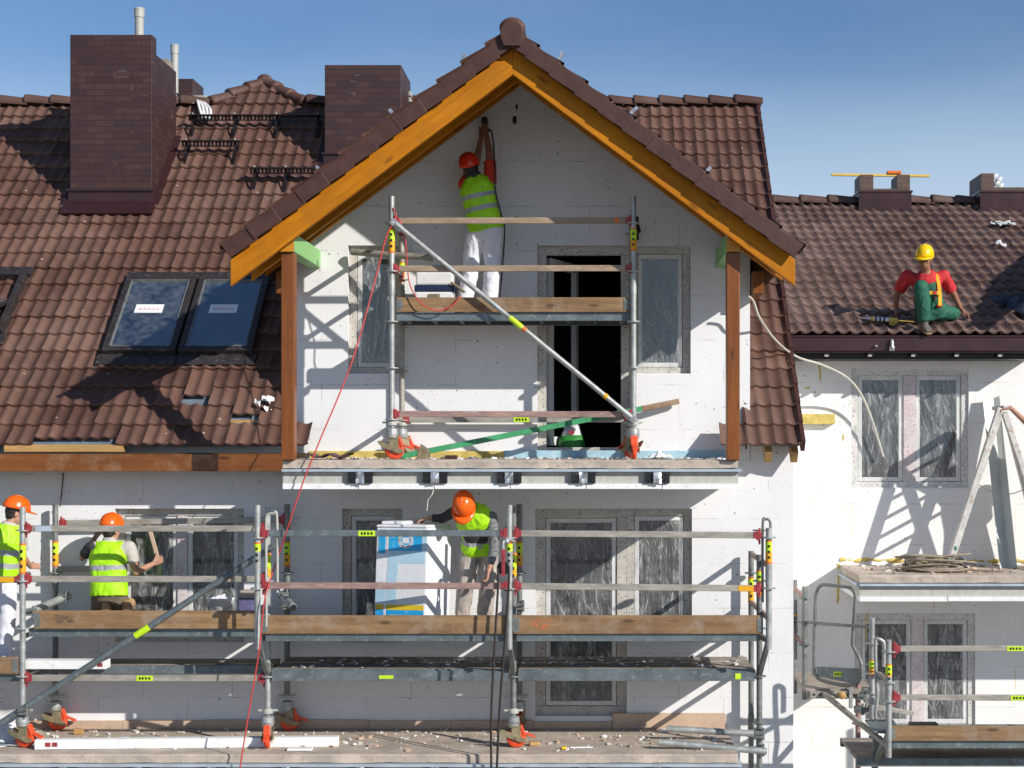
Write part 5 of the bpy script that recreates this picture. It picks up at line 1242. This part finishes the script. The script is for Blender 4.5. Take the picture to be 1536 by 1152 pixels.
def hand(mb,w,d,pn,curl=.4,thumb=1,size=1.0,spread=.05):
    """palm from wrist w along d, palm facing pn; five unequal fingers bent towards pn"""
    w=Vector(w);d=Vector(d).normalized();pn=Vector(pn);pn=(pn-d*pn.dot(d)).normalized();s=d.cross(pn)*thumb
    k=size
    for q in(-.026,-.009,.009,.026): mb.cap(w+s*q*.6*k,w+d*.085*k+s*q*k,.015*k,.0125*k)
    for i,(q,L) in enumerate(((.030,.070),(.010,.080),(-.010,.075),(-.030,.058))):
        p=w+d*.088*k+s*q*k; a=.25*curl*2; dirv=d+s*q*spread*20
        for j,f in enumerate((.45,.32,.23)):
            dd=(d*math.cos(a)+pn*math.sin(a)+s*q*2).normalized(); e=p+dd*L*f*k; mb.cap(p,e,.0095*k,.0085*k); p=e; a+=curl*1.1
    p=w+d*.02*k+s*.028*k; a=.2
    for j,f in enumerate((.042,.034,.028)):
        dd=(s*math.cos(.9+j*.25)*1.0+d*.75+pn*(.25+curl*.4*j)).normalized(); e=p+dd*f*k; mb.cap(p,e,.0125*k,.010*k); p=e

def head(mb,c,fw,up,k=1.0):
    """c = centre of head; fw = facing; up = crown direction"""
    c=Vector(c);fw=Vector(fw).normalized();up=Vector(up);up=(up-fw*up.dot(fw)).normalized();s=fw.cross(up)
    mb.ell(c+up*.02*k-fw*.01*k,s*.076*k,fw*.095*k,up*.105*k,20,14)
    mb.ell(c-up*.055*k+fw*.025*k,s*.064*k,fw*.065*k,up*.07*k,16,10)
    mb.ell(c-up*.095*k+fw*.055*k,s*.025*k,fw*.022*k,up*.022*k,10,8)          # chin
    mb.cap(c+up*.01*k+fw*.085*k,c-up*.032*k+fw*.107*k,.009*k,.014*k)           # nose
    mb.cap(c+up*.028*k+fw*.080*k+s*.035*k,c+up*.028*k+fw*.080*k-s*.035*k,.010*k)  # brow
    mb.cap(c-up*.066*k+fw*.082*k+s*.018*k,c-up*.066*k+fw*.082*k-s*.018*k,.008*k)  # lips
    for q in(-1,1):
        mb.ell(c+s*q*.078*k-up*.01*k-fw*.008*k,s*.012*k,fw*.020*k+up*.004,up*.032*k,10,8)
        mb.ell(c+s*q*.045*k-up*.028*k+fw*.055*k,s*.022*k,fw*.022*k,up*.02*k,8,6)
    return s,fw,up

def helmet(p,c,fw,up,mat,k=1.0,band=True):
    c=Vector(c);fw=Vector(fw).normalized();up=Vector(up);up=(up-fw*up.dot(fw)).normalized();s=fw.cross(up)
    h=MB(); base=c+up*.045*k; prof=[(.0,.132),(.03,.130),(.062,.118),(.088,.095),(.105,.062),(.115,.025),(.118,0),(.112,-.002),(.108,.02),(.08,.09),(.0,.122)]
    n=32; vs=[]
    for r,z in prof:
        for q in range(n):
            t=2*math.pi*q/n; vs.append(base+up*z*k+s*r*.93*k*math.cos(t)+fw*r*1.18*k*math.sin(t))
    h.add(vs,[(i*n+q,i*n+(q+1)%n,(i+1)*n+(q+1)%n,(i+1)*n+q) for i in range(len(prof)-1) for q in range(n)],0,True)
    o=h.build('helmet',mat,p)
    b=MB(); vs=[]; 
    for t in range(17):
        a=math.pi*(t/16); ca,sa=math.cos(a),math.sin(a)
        for r,z in((.112,.004),(.120+.055*sa**1.5,-.012*sa-.001),(.120+.055*sa**1.5,-.017*sa-.006),(.110,-.006)): vs.append(base+up*z*k+s*r*.93*k*ca+fw*r*1.18*k*sa)
    b.add(vs,[(t*4+i,t*4+(i+1)%4,(t+1)*4+(i+1)%4,(t+1)*4+i) for t in range(16) for i in range(4)],0,True); b.build('peak',mat,o)
    r=MB(); P=[base+up*(.126*k*math.cos(t)+.006)+fw*.125*k*math.sin(t) for t in[math.pi*(i/12-.5)*.85 for i in range(13)]]; r.path(P,.007*k,8)
    for q in(-.04,.04): r.path([v+s*q*k-up*.010*k for v in P],.005*k,6)
    r.build('ridge',mat,o)
    return o

def person(label,J,group=None):
    return J
def body_prims(J,bare=True):
    """continuous body: J gives every joint in world space"""
    b=MB(); sd=J['side']
    P,C,N=J['pelvis'],J['chest'],J['neck']
    Wp=P.lerp(C,.5)+J.get('bend',Vector((0,0,0)))
    b.loft([(P-(C-P).normalized()*.08,sd,.13,.09),(P,sd,.155,.105),(Wp,sd,.130,.095),(C,sd,.155,.108),(C.lerp(N,.6),sd,.14,.09),(N,sd,.06,.06)])
    b.cap(N-(J['head']-N)*.35,N.lerp(J['head'],.6),.058,.052)
    head(b,J['head'],J['fw'],J['up'])
    for k in('L','R'):
        S,E,Wr=J['sh'+k],J['el'+k],J['wr'+k]
        b.cap(S,E,.050,.041); b.cap(E,Wr,.041,.027); b.cap(C.lerp(S,.6),S,.07,.055)
        hand(b,Wr,J['hd'+k],J['pn'+k],J.get('curl'+k,.45),J.get('th'+k,1))
        H,K,A=J['hip'+k],J['kn'+k],J['an'+k]
        b.cap(P.lerp(H,.6),H,.09,.085); b.cap(H,K,.080,.056); b.cap(K,K.lerp(A,.35),.054,.056); b.cap(K.lerp(A,.35),A,.056,.040)
    return b
def trousers(J,mat,p,infl=.022,low=1.0,wr=.012,name='trousers',seed=1,top=.13):
    t=MB(); P,C,sd=J['pelvis'],J['chest'],J['side']; ax=(C-P).normalized()
    t.loft([(P-ax*.10,sd,.14+infl*.5,.10+infl*.5),(P,sd,.160+infl*.7,.112+infl*.6),(P+ax*top,sd,.145+infl*.5,.100+infl*.5)])
    for k in('L','R'):
        H,K,A=J['hip'+k],J['kn'+k],J['an'+k]; e=K.lerp(A,low)
        t.cap(P.lerp(H,.6),H,.095+infl*.5,.088+infl*.6); t.cap(H,K,.084+infl,.062+infl); t.cap(K,K.lerp(A,.4),.062+infl,.060+infl); t.tube(K.lerp(A,.4),e,.060+infl,.054+infl,16)
    return remesh(t,name,mat,.012,p,5,wr,10,seed=seed)
def shoe(J,k,mat,p,solemat=None):
    A=J['an'+k];f=J['ft'+k]; u=J.get('fu'+k,Vector((0,0,1))); s=f.cross(u).normalized(); m=MB()
    g=A-u*.055
    m.loft([(g-f*.07,s,.034,.045),(g-f*.03,s,.042,.058),(g+f*.06-u*.006,s,.046,.048),(g+f*.13-u*.016,s,.048,.036),(g+f*.175-u*.022,s,.034,.024)],16)
    m.cap(A-u*.02,A+u*.05,.048,.050)
    o=remesh(m,'shoe',mat,.008,p,2)
    q=MB(); q.prism([(-.075,-.028),(-.04,-.042),(.06,-.046),(.13,-.048),(.185,-.03),(.19,.0),(.185,.03),(.13,.048),(.06,.046),(-.04,.042),(-.075,.028)],g-u*.052,f,s,u*.016); q.build('sole',solemat or M['sole'],o,bevel=.004)
def sleeve(J,k,mat,p,frac,r=.066,name='sleeve',seed=2):
    S,E,Wr=J['sh'+k],J['el'+k],J['wr'+k]; t=MB(); C=J['chest']
    t.cap(C.lerp(S,.62),S,.075,r)
    if frac<=1: e=S.lerp(E,frac); t.sph(S,r); t.tube(S,e,r,r*.98,16)
    else: e=E.lerp(Wr,frac-1); t.cap(S,E,r,r*.80); t.tube(E,e,r*.80,r*.62,16)
    return remesh(t,name,mat,.010,p,3,.009,12,seed=seed)
def vest(J,p,stripes,mat=None,infl=.03,low=-.12,sw=1.0,flare=1.0,name='vest',shoulder=.135):
    P,C,N,sd=J['pelvis'],J['chest'],J['neck'],J['side']; ax=(C-P).normalized(); Wp=P.lerp(C,.5)+J.get('bend',Vector((0,0,0)))
    t=MB(); i=infl; tp=C.lerp(N,.72)
    t.loft([(P+ax*low,sd,(.165+i)*flare,(.118+i)*flare),(P,sd,.162+i,.115+i),(Wp,sd,.146+i,.106+i),(C,sd,.164+i,.114+i*.9),(C.lerp(N,.45),sd,shoulder+.026+i*.6,.104+i*.6),(C.lerp(N,.85),sd,shoulder-.02,.092),(C.lerp(N,1.0),sd,.088,.080)])
    mid=C.lerp(N,.55)
    for k in('L','R'): t.cap(mid,mid.lerp(J['sh'+k],.62),.092,.072)
    a0=P; L=(C-P).length
    def mf(c):
        q=(c-a0).dot(ax)/L
        for z0,z1 in stripes:
            if z0<q<z1: return 1
        return 0
    return remesh(t,name,[mat or M['vest'],M['tape']],.010,p,4,.014,9,mf,seed=3)
def undershirt(J,p,mat):
    P,C,N,sd=J['pelvis'],J['chest'],J['neck'],J['side']; t=MB(); d=(N-C).normalized()
    t.loft([(P.lerp(C,.25),sd,.150,.108),(C,sd,.163,.116),(C.lerp(N,.6),sd,.148,.098),(N,sd,.082,.078),(N+d*.03,sd,.068,.068)])
    mid=C.lerp(N,.55)
    for k in('L','R'): t.cap(mid,mid.lerp(J['sh'+k],.8),.078,.064)
    return remesh(t,'shirt',mat,.011,p,4,.006,11,seed=5)
def hair(J,p,k=1.0):
    m=MB(); c,fw,up=J['head'],J['fw'].normalized(),J['up']; up=(up-fw*up.dot(fw)).normalized(); s=fw.cross(up)
    m.ell(c+up*.028-fw*.022,s*.082,fw*.092,up*.102,18,12); m.ell(c-up*.035-fw*.05,s*.068,fw*.048,up*.05,14,10)
    return remesh(m,'hair',M['hair'],.009,p,2,.004,40)
def belt(J,p,mat,z=.12,r=.03):
    P,C,sd=J['pelvis'],J['chest'],J['side']; ax=(C-P).normalized(); m=MB(); m.loft([(P+ax*(z-.02),sd,.158+.01,.112+.01),(P+ax*(z+.02),sd,.156+.01,.11+.01)],28); m.build('belt',mat,p)
def make(label,J,skin='skin',group='workers on the site'):
    b=body_prims(J); c,fw,up=J['head'],J['fw'].normalized(),J['up']; s=fw.cross(up).normalized()
    def mf(q):
        r=q-c
        if abs(r.dot(up)-(.004))<.008 and .012<abs(r.dot(s))<.048 and r.dot(fw)>.06: return 1
        return 0
    o=remesh(b,'person',[M[skin],M['eye']],.0065,None,3,mf=mf)
    return tag(o,label,'person',group)
V=Vector
DZ=V((0,0,-1))

# 1 -- upper deck, back to us, reaching up to the gable
y=-.42; J=dict(side=V((.97,.1,.26)),pelvis=W(730,347,y),chest=W(717,290,y-.0),neck=W(711,265,y),head=W(706,254,y+.01),fw=V((-.15,.93,.30)),up=V((-.25,-.25,.92)),
 shR=W(736,270,y+.02),elR=W(734,226,y+.10),wrR=W(728,196,y+.19),hdR=V((-.1,.35,.9)),pnR=V((.1,1,-.2)),curlR=.7,
 shL=W(697,277,y+.04),elL=W(715,243,y+.19),wrL=W(722,205,y+.24),hdL=V((0,.3,.95)),pnL=V((.6,.8,0)),curlL=.7,thL=-1,
 hipL=W(713,352,y),knL=W(706,402,y+.06),anL=W(698,456,y),hipR=W(739,352,y),knR=W(738,403,y+.05),anR=W(735,457,y),
 ftL=V((-.35,.93,0)),ftR=V((.15,.98,0)))
p1=make('person in a red helmet and white trousers reaching up to the gable',J,'skin_dark')
undershirt(J,p1,M['darkcloth']); trousers(J,M['whitecloth'],p1,.026,.98,.014,seed=4); vest(J,p1,[(.52,.64),(.84,.96)],low=.09,infl=.036); hair(J,p1); helmet(p1,J['head'],J['fw'],J['up'],M['helmet_r'],1.08)
for k in'LR': sleeve(J,k,M['orangered'],p1,.62,.068); shoe(J,k,M['boot'],p1)
m=MB(); q=J['neck']; m.loft([(q+V((0,0,-.03)),J['side'],.10,.085),(q+(J['head']-q)*.45,J['side'],.078,.074)],16); m.build('collar',M['darkcloth'],p1)
tp=J['wrR']+V((-.012,.09,.13)); dr_=MB(); dr_.tube(tp+V((0,-.06,0)),tp+V((0,.10,.0)),.035,n=14); dr_.tube(tp+V((0,.10,0)),tp+V((0,.16,0)),.018,.010,n=10); dr_.bar(tp+V((0,-.02,-.02)),tp+V((.02,-.06,-.17)),.04,.05); dr_.tube(tp+V((0,-.085,0)),tp+V((0,-.06,0)),.028,n=14)
o=dr_.build('power_drill',M['black'],bevel=.004); tag(o,'dark power tool held overhead against the gable by the worker in the red helmet','power tool')
m=MB(); b0=tp+V((.02,-.06,-.17)); m.path(smoothpts([b0,W(736,195,-.3),W(740,214,-.42),W(742,250,-.50),W(743,285,-.52),W(752,322,-.5),W(757,345,-.45),W(752,420,-.35),W(748,462,-.3)],6),.009,6); c_=m.build('cable',M['black'],o)

# 2 -- bending over beside the insulation pack
y=-.72; J=dict(side=V((.93,.22,-.22)),pelvis=W(719,822,y),chest=W(711,778,y-.20),neck=W(701,760,y-.30),head=W(697,760,y-.42),fw=V((-.05,-.52,-.85)),up=V((-.10,-.84,.50)),bend=V((.01,.05,.02)),
 shR=W(688,765,y-.24),elR=W(664,777,y-.20),wrR=W(645,777,y-.22),hdR=V((-.95,-.15,-.18)),pnR=V((0,0,-1)),curlR=.35,thR=-1,
 shL=W(737,776,y-.22),elL=W(742,822,y-.26),wrL=W(733,856,y-.32),hdL=V((-.12,-.15,-.98)),pnL=V((-.95,0,.1)),curlL=.75,
 hipR=W(706,828,y),knR=W(699,872,y-.07),anR=W(693,925,y+.0),hipL=W(732,828,y+.02),knL=W(733,874,y-.05),anL=W(727,925,y+.05),
 ftR=V((-.25,-.97,0)),ftL=V((.1,-.99,0)))
p2=make('person in an orange helmet and checked shirt bending beside the insulation pack',J)
undershirt(J,p2,M['darkcloth']); trousers(J,M['beige'],p2,.028,.96,.016,seed=9,top=.10); vest(J,p2,[(.28,.42)],low=-.02,infl=.034); helmet(p2,J['head'],J['fw'],J['up'],M['helmet_o'],1.10); hair(J,p2)
sleeve(J,'R',M['darkcloth'],p2,1.85,.064); sleeve(J,'L',M['check'],p2,1.72,.066)
for k in'LR': shoe(J,k,M['boot'],p2)
belt(J,p2,M['darkcloth'],.06)

# 3 -- kneeling at the left window, back to us
y=-.52; J=dict(side=V((1,.03,0)),pelvis=W(164,893,y),chest=W(163,837,y+.02),neck=W(164,813,y+.05),head=W(167,796,y+.08),fw=V((.35,.92,-.1)),up=V((.04,.1,1)),
 shL=W(138,820,y+.03),elL=W(124,836,y+.16),wrL=W(143,806,y+.24),hdL=V((.5,.3,.75)),pnL=V((.5,.8,0)),thL=1,
 shR=W(194,820,y+.05),elR=W(204,858,y+.10),wrR=W(229,846,y+.26),hdR=V((.75,.45,.35)),pnR=V((-.4,.8,.4)),curlR=.75,
 hipL=W(151,900,y+.02),knL=W(148,922,y+.38),anL=W(163,917,y-.02),hipR=W(178,900,y+.02),knR=W(186,922,y+.38),anR=W(194,917,y-.02),
 ftL=V((0,-.3,-.95)),ftR=V((0,-.3,-.95)),fuL=V((0,-.95,.3)),fuR=V((0,-.95,.3)),fdL=V((0,0,0)),fdR=V((0,0,0)))
for k in'LR': J['ft'+k]=V((0,.35,-.93)); J['fu'+k]=V((0,.93,.35)); J['an'+k].z=ZZ(-2.02)+.20
p3=make('person in an orange helmet kneeling at the left window with back turned',J)
undershirt(J,p3,M['greyshirt']); trousers(J,M['khaki_cloth'],p3,.022,.95,.010,seed=12,top=.10); vest(J,p3,[(.68,.82)],low=.0,infl=.038,flare=1.12); helmet(p3,J['head'],J['fw'],J['up'],M['helmet_o'],1.12); hair(J,p3)
sleeve(J,'R',M['greyshirt'],p3,.62,.068); sleeve(J,'L',M['darkcloth'],p3,.7,.066)
for k in'LR': shoe(J,k,M['sole'],p3,M['sole'])
m=MB(); q=J['neck']; m.loft([(q+V((0,0,-.02)),J['side'],.08,.07),(q+V((.0,.01,.045)),J['side'],.066,.06)],16); m.build('collar',M['greyshirt'],p3)
m=MB(); a=W(238,842,y+.32);b=W(222,784,y+.40); m.bar(a,b,.042,.022,up=(0,1,0)); o=m.build('wooden_lath',M['peach'],bevel=.004); tag(o,'pale wooden lath held up by the kneeling worker','lath')

# 4 -- standing at the left edge, seen from behind
y=-.62; J=dict(side=V((.92,.38,0)),pelvis=W(-2,872,y),chest=W(6,812,y),neck=W(14,787,y+.02),head=W(23,770,y+.06),fw=V((.80,.58,-.22)),up=V((.14,.1,1)),
 shR=W(30,795,y+.08),elR=W(34,835,y+.18),wrR=W(46,850,y+.36),hdR=V((.5,.8,0)),pnR=V((-.6,.4,-.5)),curlR=.5,
 shL=W(-20,795,y-.05),elL=W(-30,836,y+.08),wrL=W(-14,850,y+.3),hdL=V((.5,.8,.1)),pnL=V((.6,-.3,-.5)),thL=-1,
 hipL=W(-15,880,y),knL=W(-14,930,y-.0),anL=W(-14,988,y),hipR=W(11,880,y),knR=W(10,930,y+.0),anR=W(6,988,y),ftL=V((.3,.95,0)),ftR=V((.6,.8,0)))
p4=make('person in an orange helmet and white trousers standing at the left edge of the scaffold',J)
undershirt(J,p4,M['greyshirt']); trousers(J,M['whitecloth'],p4,.026,.97,.014,seed=15); vest(J,p4,[(.36,.50),(.68,.82)],low=.05,infl=.032); hair(J,p4); h=helmet(p4,J['head'],J['fw'],J['up'],M['helmet_o'],1.10)
for k in'LR': sleeve(J,k,M['greyshirt'],p4,.75,.068); shoe(J,k,M['boot'],p4)
fw,up=J['fw'].normalized(),J['up'].normalized(); s=fw.cross(up).normalized(); m=MB(); bs=J['head']+up*.065
m.path([bs+s*.107*math.cos(t)*1.02+fw*.134*math.sin(t) for t in[math.pi*(.62+.9*i/12) for i in range(13)]],[.012]*13,6); m.build('helmet_band',M['greyshirt'],h)

# 5 -- seated on the low roof
def RP(px,py,h=0): return r2at(px,py,h)
pv=RP(1396,486,.16); 
def off(px,py,dy): 
    q=W(px,py,pv.y+dy); return q
J=dict(side=V((.98,-.12,.05)),pelvis=pv,chest=off(1390,427,-.04),neck=off(1389,407,-.12),head=off(1387,389,-.20),fw=V((-.34,-.88,-.26)),up=V((-.06,-.25,.94)),
 shR=off(1361,414,-.0),elR=off(1345,442,.14),wrR=off(1344,463,.20),hdR=V((-.05,-.1,-1)),pnR=V((.9,0,.1)),curlR=.3,thR=-1,
 shL=off(1415,414,-.04),elL=off(1431,442,.10),wrL=off(1441,463,.16),hdL=V((.55,-.25,-.6)),pnL=V((0,-.2,-1)),curlL=.15,thL=-1,
 hipR=off(1385,464,-.03),knR=off(1382,431,-.36),anR=RP(1385,500,.155),hipL=off(1406,466,-.0),knL=off(1430,471,.06),anL=off(1372,474,.12),
 ftR=V((.15,-.9,-.38)),ftL=V((-.9,-.2,-.10)),fuR=V((0,-.4,.92)),fuL=V((0,-.5,.86)))
p5=make('person in a yellow helmet and green dungarees sitting on the low brown roof',J,'skin_dark')
trousers(J,M['greencloth'],p5,.022,1.0,.013,seed=22,name='dungarees',top=.24)
helmet(p5,J['head'],J['fw'],J['up'],M['helmet_y'],1.04); hair(J,p5)
t=MB(); P,C,N,sd=J['pelvis'],J['chest'],J['neck'],J['side']; ax=(C-P).normalized()
t.loft([(P+ax*.10,sd,.150,.108),(P.lerp(C,.6),sd,.150,.112),(C,sd,.174,.130),(C.lerp(N,.5),sd,.155,.120),(N-ax*.005,sd,.085,.085)])
for k in'LR': t.cap(C.lerp(J['sh'+k],.5),J['sh'+k],.08,.076); t.tube(J['sh'+k],J['sh'+k].lerp(J['el'+k],.78),.076,.074,16)
remesh(t,'shirt',M['redcloth'],.010,p5,4,.010,11,seed=7)
fr=V((0,-1,0)); m=MB(); bb=C+V((.01,-.115,-.03)); m.loft([(bb+V((0,-.0,-.13)),sd,.10,.035),(bb,sd,.085,.03),(bb+V((0,.0,.07)),sd,.06,.025)],18); m.build('bib',M['greencloth'],p5)
m=MB()
def stl(pts,w=.042):
    pts=smoothpts(pts,5)
    for a,b in zip(pts[:-1],pts[1:]): m.bar(a,b+(b-a)*.1,w,.012,up=fr)
sR=C.lerp(J['shR'],.48)+V((0,-.03,.06)); sL=C.lerp(J['shL'],.48)+V((0,-.03,.06))
stl([sR+V((0,.06,.01)),sR+V((0,-.06,-.0)),bb+V((-.085,-.035,.03)),bb+V((-.06,-.05,-.07)),bb+V((-.02,-.05,-.12))]); stl([sL+V((0,.06,.01)),sL+V((0,-.06,-.0)),bb+V((.10,-.03,.03)),bb+V((.115,-.04,-.10)),bb+V((.11,-.06,-.24))]); stl([bb+V((-.08,-.048,-.07)),bb+V((.0,-.062,-.085)),bb+V((.11,-.045,-.085))])
m.build('safety_harness',M['strap'],p5,bevel=.003)
m=MB(); m.obox(bb+V((.05,-.07,-.085)),(.022,0,0),(0,.006,0),(0,0,.018)); m.ell(P+V((.06,-.14,.06)),(.045,0,.01),(0,.03,0),(0,0,.025),10,6); m.build('red_buckle',M['redcloth'],p5)
for k in'LR': shoe(J,k,M['boot'],p5)

# 6 -- at the right edge, only the arm reaches into the picture
y=.82; J=dict(side=V((1,0,0)),pelvis=W(1610,742,y),chest=W(1604,680,y),neck=W(1600,650,y),head=W(1597,628,y-.02),fw=V((-.8,.5,-.1)),up=V((0,0,1)),
 shR=W(1583,662,y),elR=W(1546,640,y-.03),wrR=W(1516,612,y+.0),hdR=V((-.92,.1,-.05)),pnR=V((0,.3,-1)),curlR=.7,thR=-1,
 shL=W(1622,662,y+.1),elL=W(1628,705,y+.1),wrL=W(1618,735,y-.1),hdL=V((0,-.2,-1)),pnL=V((-1,0,0)),
 hipR=W(1598,748,y),knR=W(1598,800,y-.03),anR=W(1597,850,y),hipL=W(1622,748,y+.05),knL=W(1624,800,y+.02),anL=W(1624,850,y+.05),ftR=V((-1,0,0)),ftL=V((-1,.1,0)))
for k in'LR': J['an'+k].z=ZZ(-1.575)+.11
p6=make('person at the right edge with a bare arm reaching for the ladder top',J)
trousers(J,M['khaki_cloth'],p6,.022,.97,.010,seed=31)
t=MB(); P,C,N,sd=J['pelvis'],J['chest'],J['neck'],J['side']; t.loft([(P+V((0,0,-.04)),sd,.175,.13),(P.lerp(C,.5),sd,.155,.115),(C,sd,.172,.122),(C.lerp(N,.5),sd,.15,.10),(N-V((0,0,.01)),sd,.075,.07)])
for k in'LR': t.cap(C.lerp(J['sh'+k],.5),J['sh'+k],.08,.07); t.tube(J['sh'+k],J['sh'+k].lerp(J['el'+k],.6),.07,.068,16)
remesh(t,'shirt',M['greyshirt'],.011,p6,4,.010,11,seed=8); hair(J,p6)
for k in'LR': shoe(J,k,M['boot'],p6)
# ================================================================== light, camera
w=bpy.data.worlds.new("World"); SC.world=w; w.use_nodes=True; nt=w.node_tree; nt.nodes.clear()
SUN=Vector((1.22,-1.0,.79)).normalized()
sk=nt.nodes.new('ShaderNodeTexSky'); sk.sky_type='NISHITA'; sk.sun_disc=False
sk.sun_elevation=math.asin(SUN.z); sk.sun_rotation=math.atan2(SUN.x,SUN.y); sk.altitude=100; sk.air_density=1.0; sk.dust_density=.2; sk.ozone_density=5.5
bg=nt.nodes.new('ShaderNodeBackground'); bg.inputs[1].default_value=.085; ow=nt.nodes.new('ShaderNodeOutputWorld')
tc=nt.nodes.new('ShaderNodeTexCoord'); sx=nt.nodes.new('ShaderNodeSeparateXYZ'); nt.links.new(tc.outputs['Generated'],sx.inputs[0])
rp=nt.nodes.new('ShaderNodeValToRGB'); rp.color_ramp.interpolation='EASE'; e=rp.color_ramp.elements; e[0].position=.11; e[0].color=(.86,)*3+(1,); e[1].position=.262; e[1].color=(0,0,0,1)
nt.links.new(sx.outputs[2],rp.inputs[0]); mx=nt.nodes.new('ShaderNodeMix'); mx.data_type='RGBA'; nz=nt.nodes.new('ShaderNodeTexNoise'); nz.inputs['Scale'].default_value=1.0; nz.inputs['Detail'].default_value=5; mp=nt.nodes.new('ShaderNodeMapping'); mp.inputs['Scale'].default_value=(2.2,2.2,9); nt.links.new(tc.outputs['Generated'],mp.inputs[0]); nt.links.new(mp.outputs[0],nz.inputs['Vector'])
ad=nt.nodes.new('ShaderNodeMath'); ad.operation='MULTIPLY_ADD'; ad.inputs[1].default_value=.55; nt.links.new(nz.outputs[0],ad.inputs[0]); sb=nt.nodes.new('ShaderNodeMath'); sb.operation='ADD'; sb.inputs[1].default_value=-.27; sb.use_clamp=True; nt.links.new(rp.outputs[0],ad.inputs[2]); nt.links.new(ad.outputs[0],sb.inputs[0]); nt.links.new(sb.outputs[0],mx.inputs[0]); nt.links.new(sk.outputs[0],mx.inputs[6])
HZ=.105; mx.inputs[7].default_value=(.58/HZ,.71/HZ,.86/HZ,1)          # pale haze low over the horizon
bg.inputs[1].default_value=HZ; nt.links.new(mx.outputs[2],bg.inputs[0]); nt.links.new(bg.outputs[0],ow.inputs[0])
L=bpy.data.lights.new('sun','SUN'); L.energy=5.1; L.angle=R(.5); L.color=(1,.95,.87); lo=bpy.data.objects.new('sun',L); COL.objects.link(lo)
lo.rotation_euler=(-SUN).to_track_quat('-Z','Y').to_euler(); lo.location=(20,-20,30)
cam=bpy.data.cameras.new('camera'); cam.sensor_width=36; cam.lens=F/1536*36; cam.shift_x=-130/1536; cam.shift_y=79/1536; cam.clip_end=2000
co=bpy.data.objects.new('camera',cam); COL.objects.link(co); co.location=(0,-D,CAMZ); co.rotation_euler=(R(90),0,0); SC.camera=co
SC.view_settings.view_transform='Standard'; SC.view_settings.look='None'; SC.view_settings.exposure=0; SC.view_settings.gamma=1
SC.cycles.max_bounces=8; SC.cycles.transparent_max_bounces=16
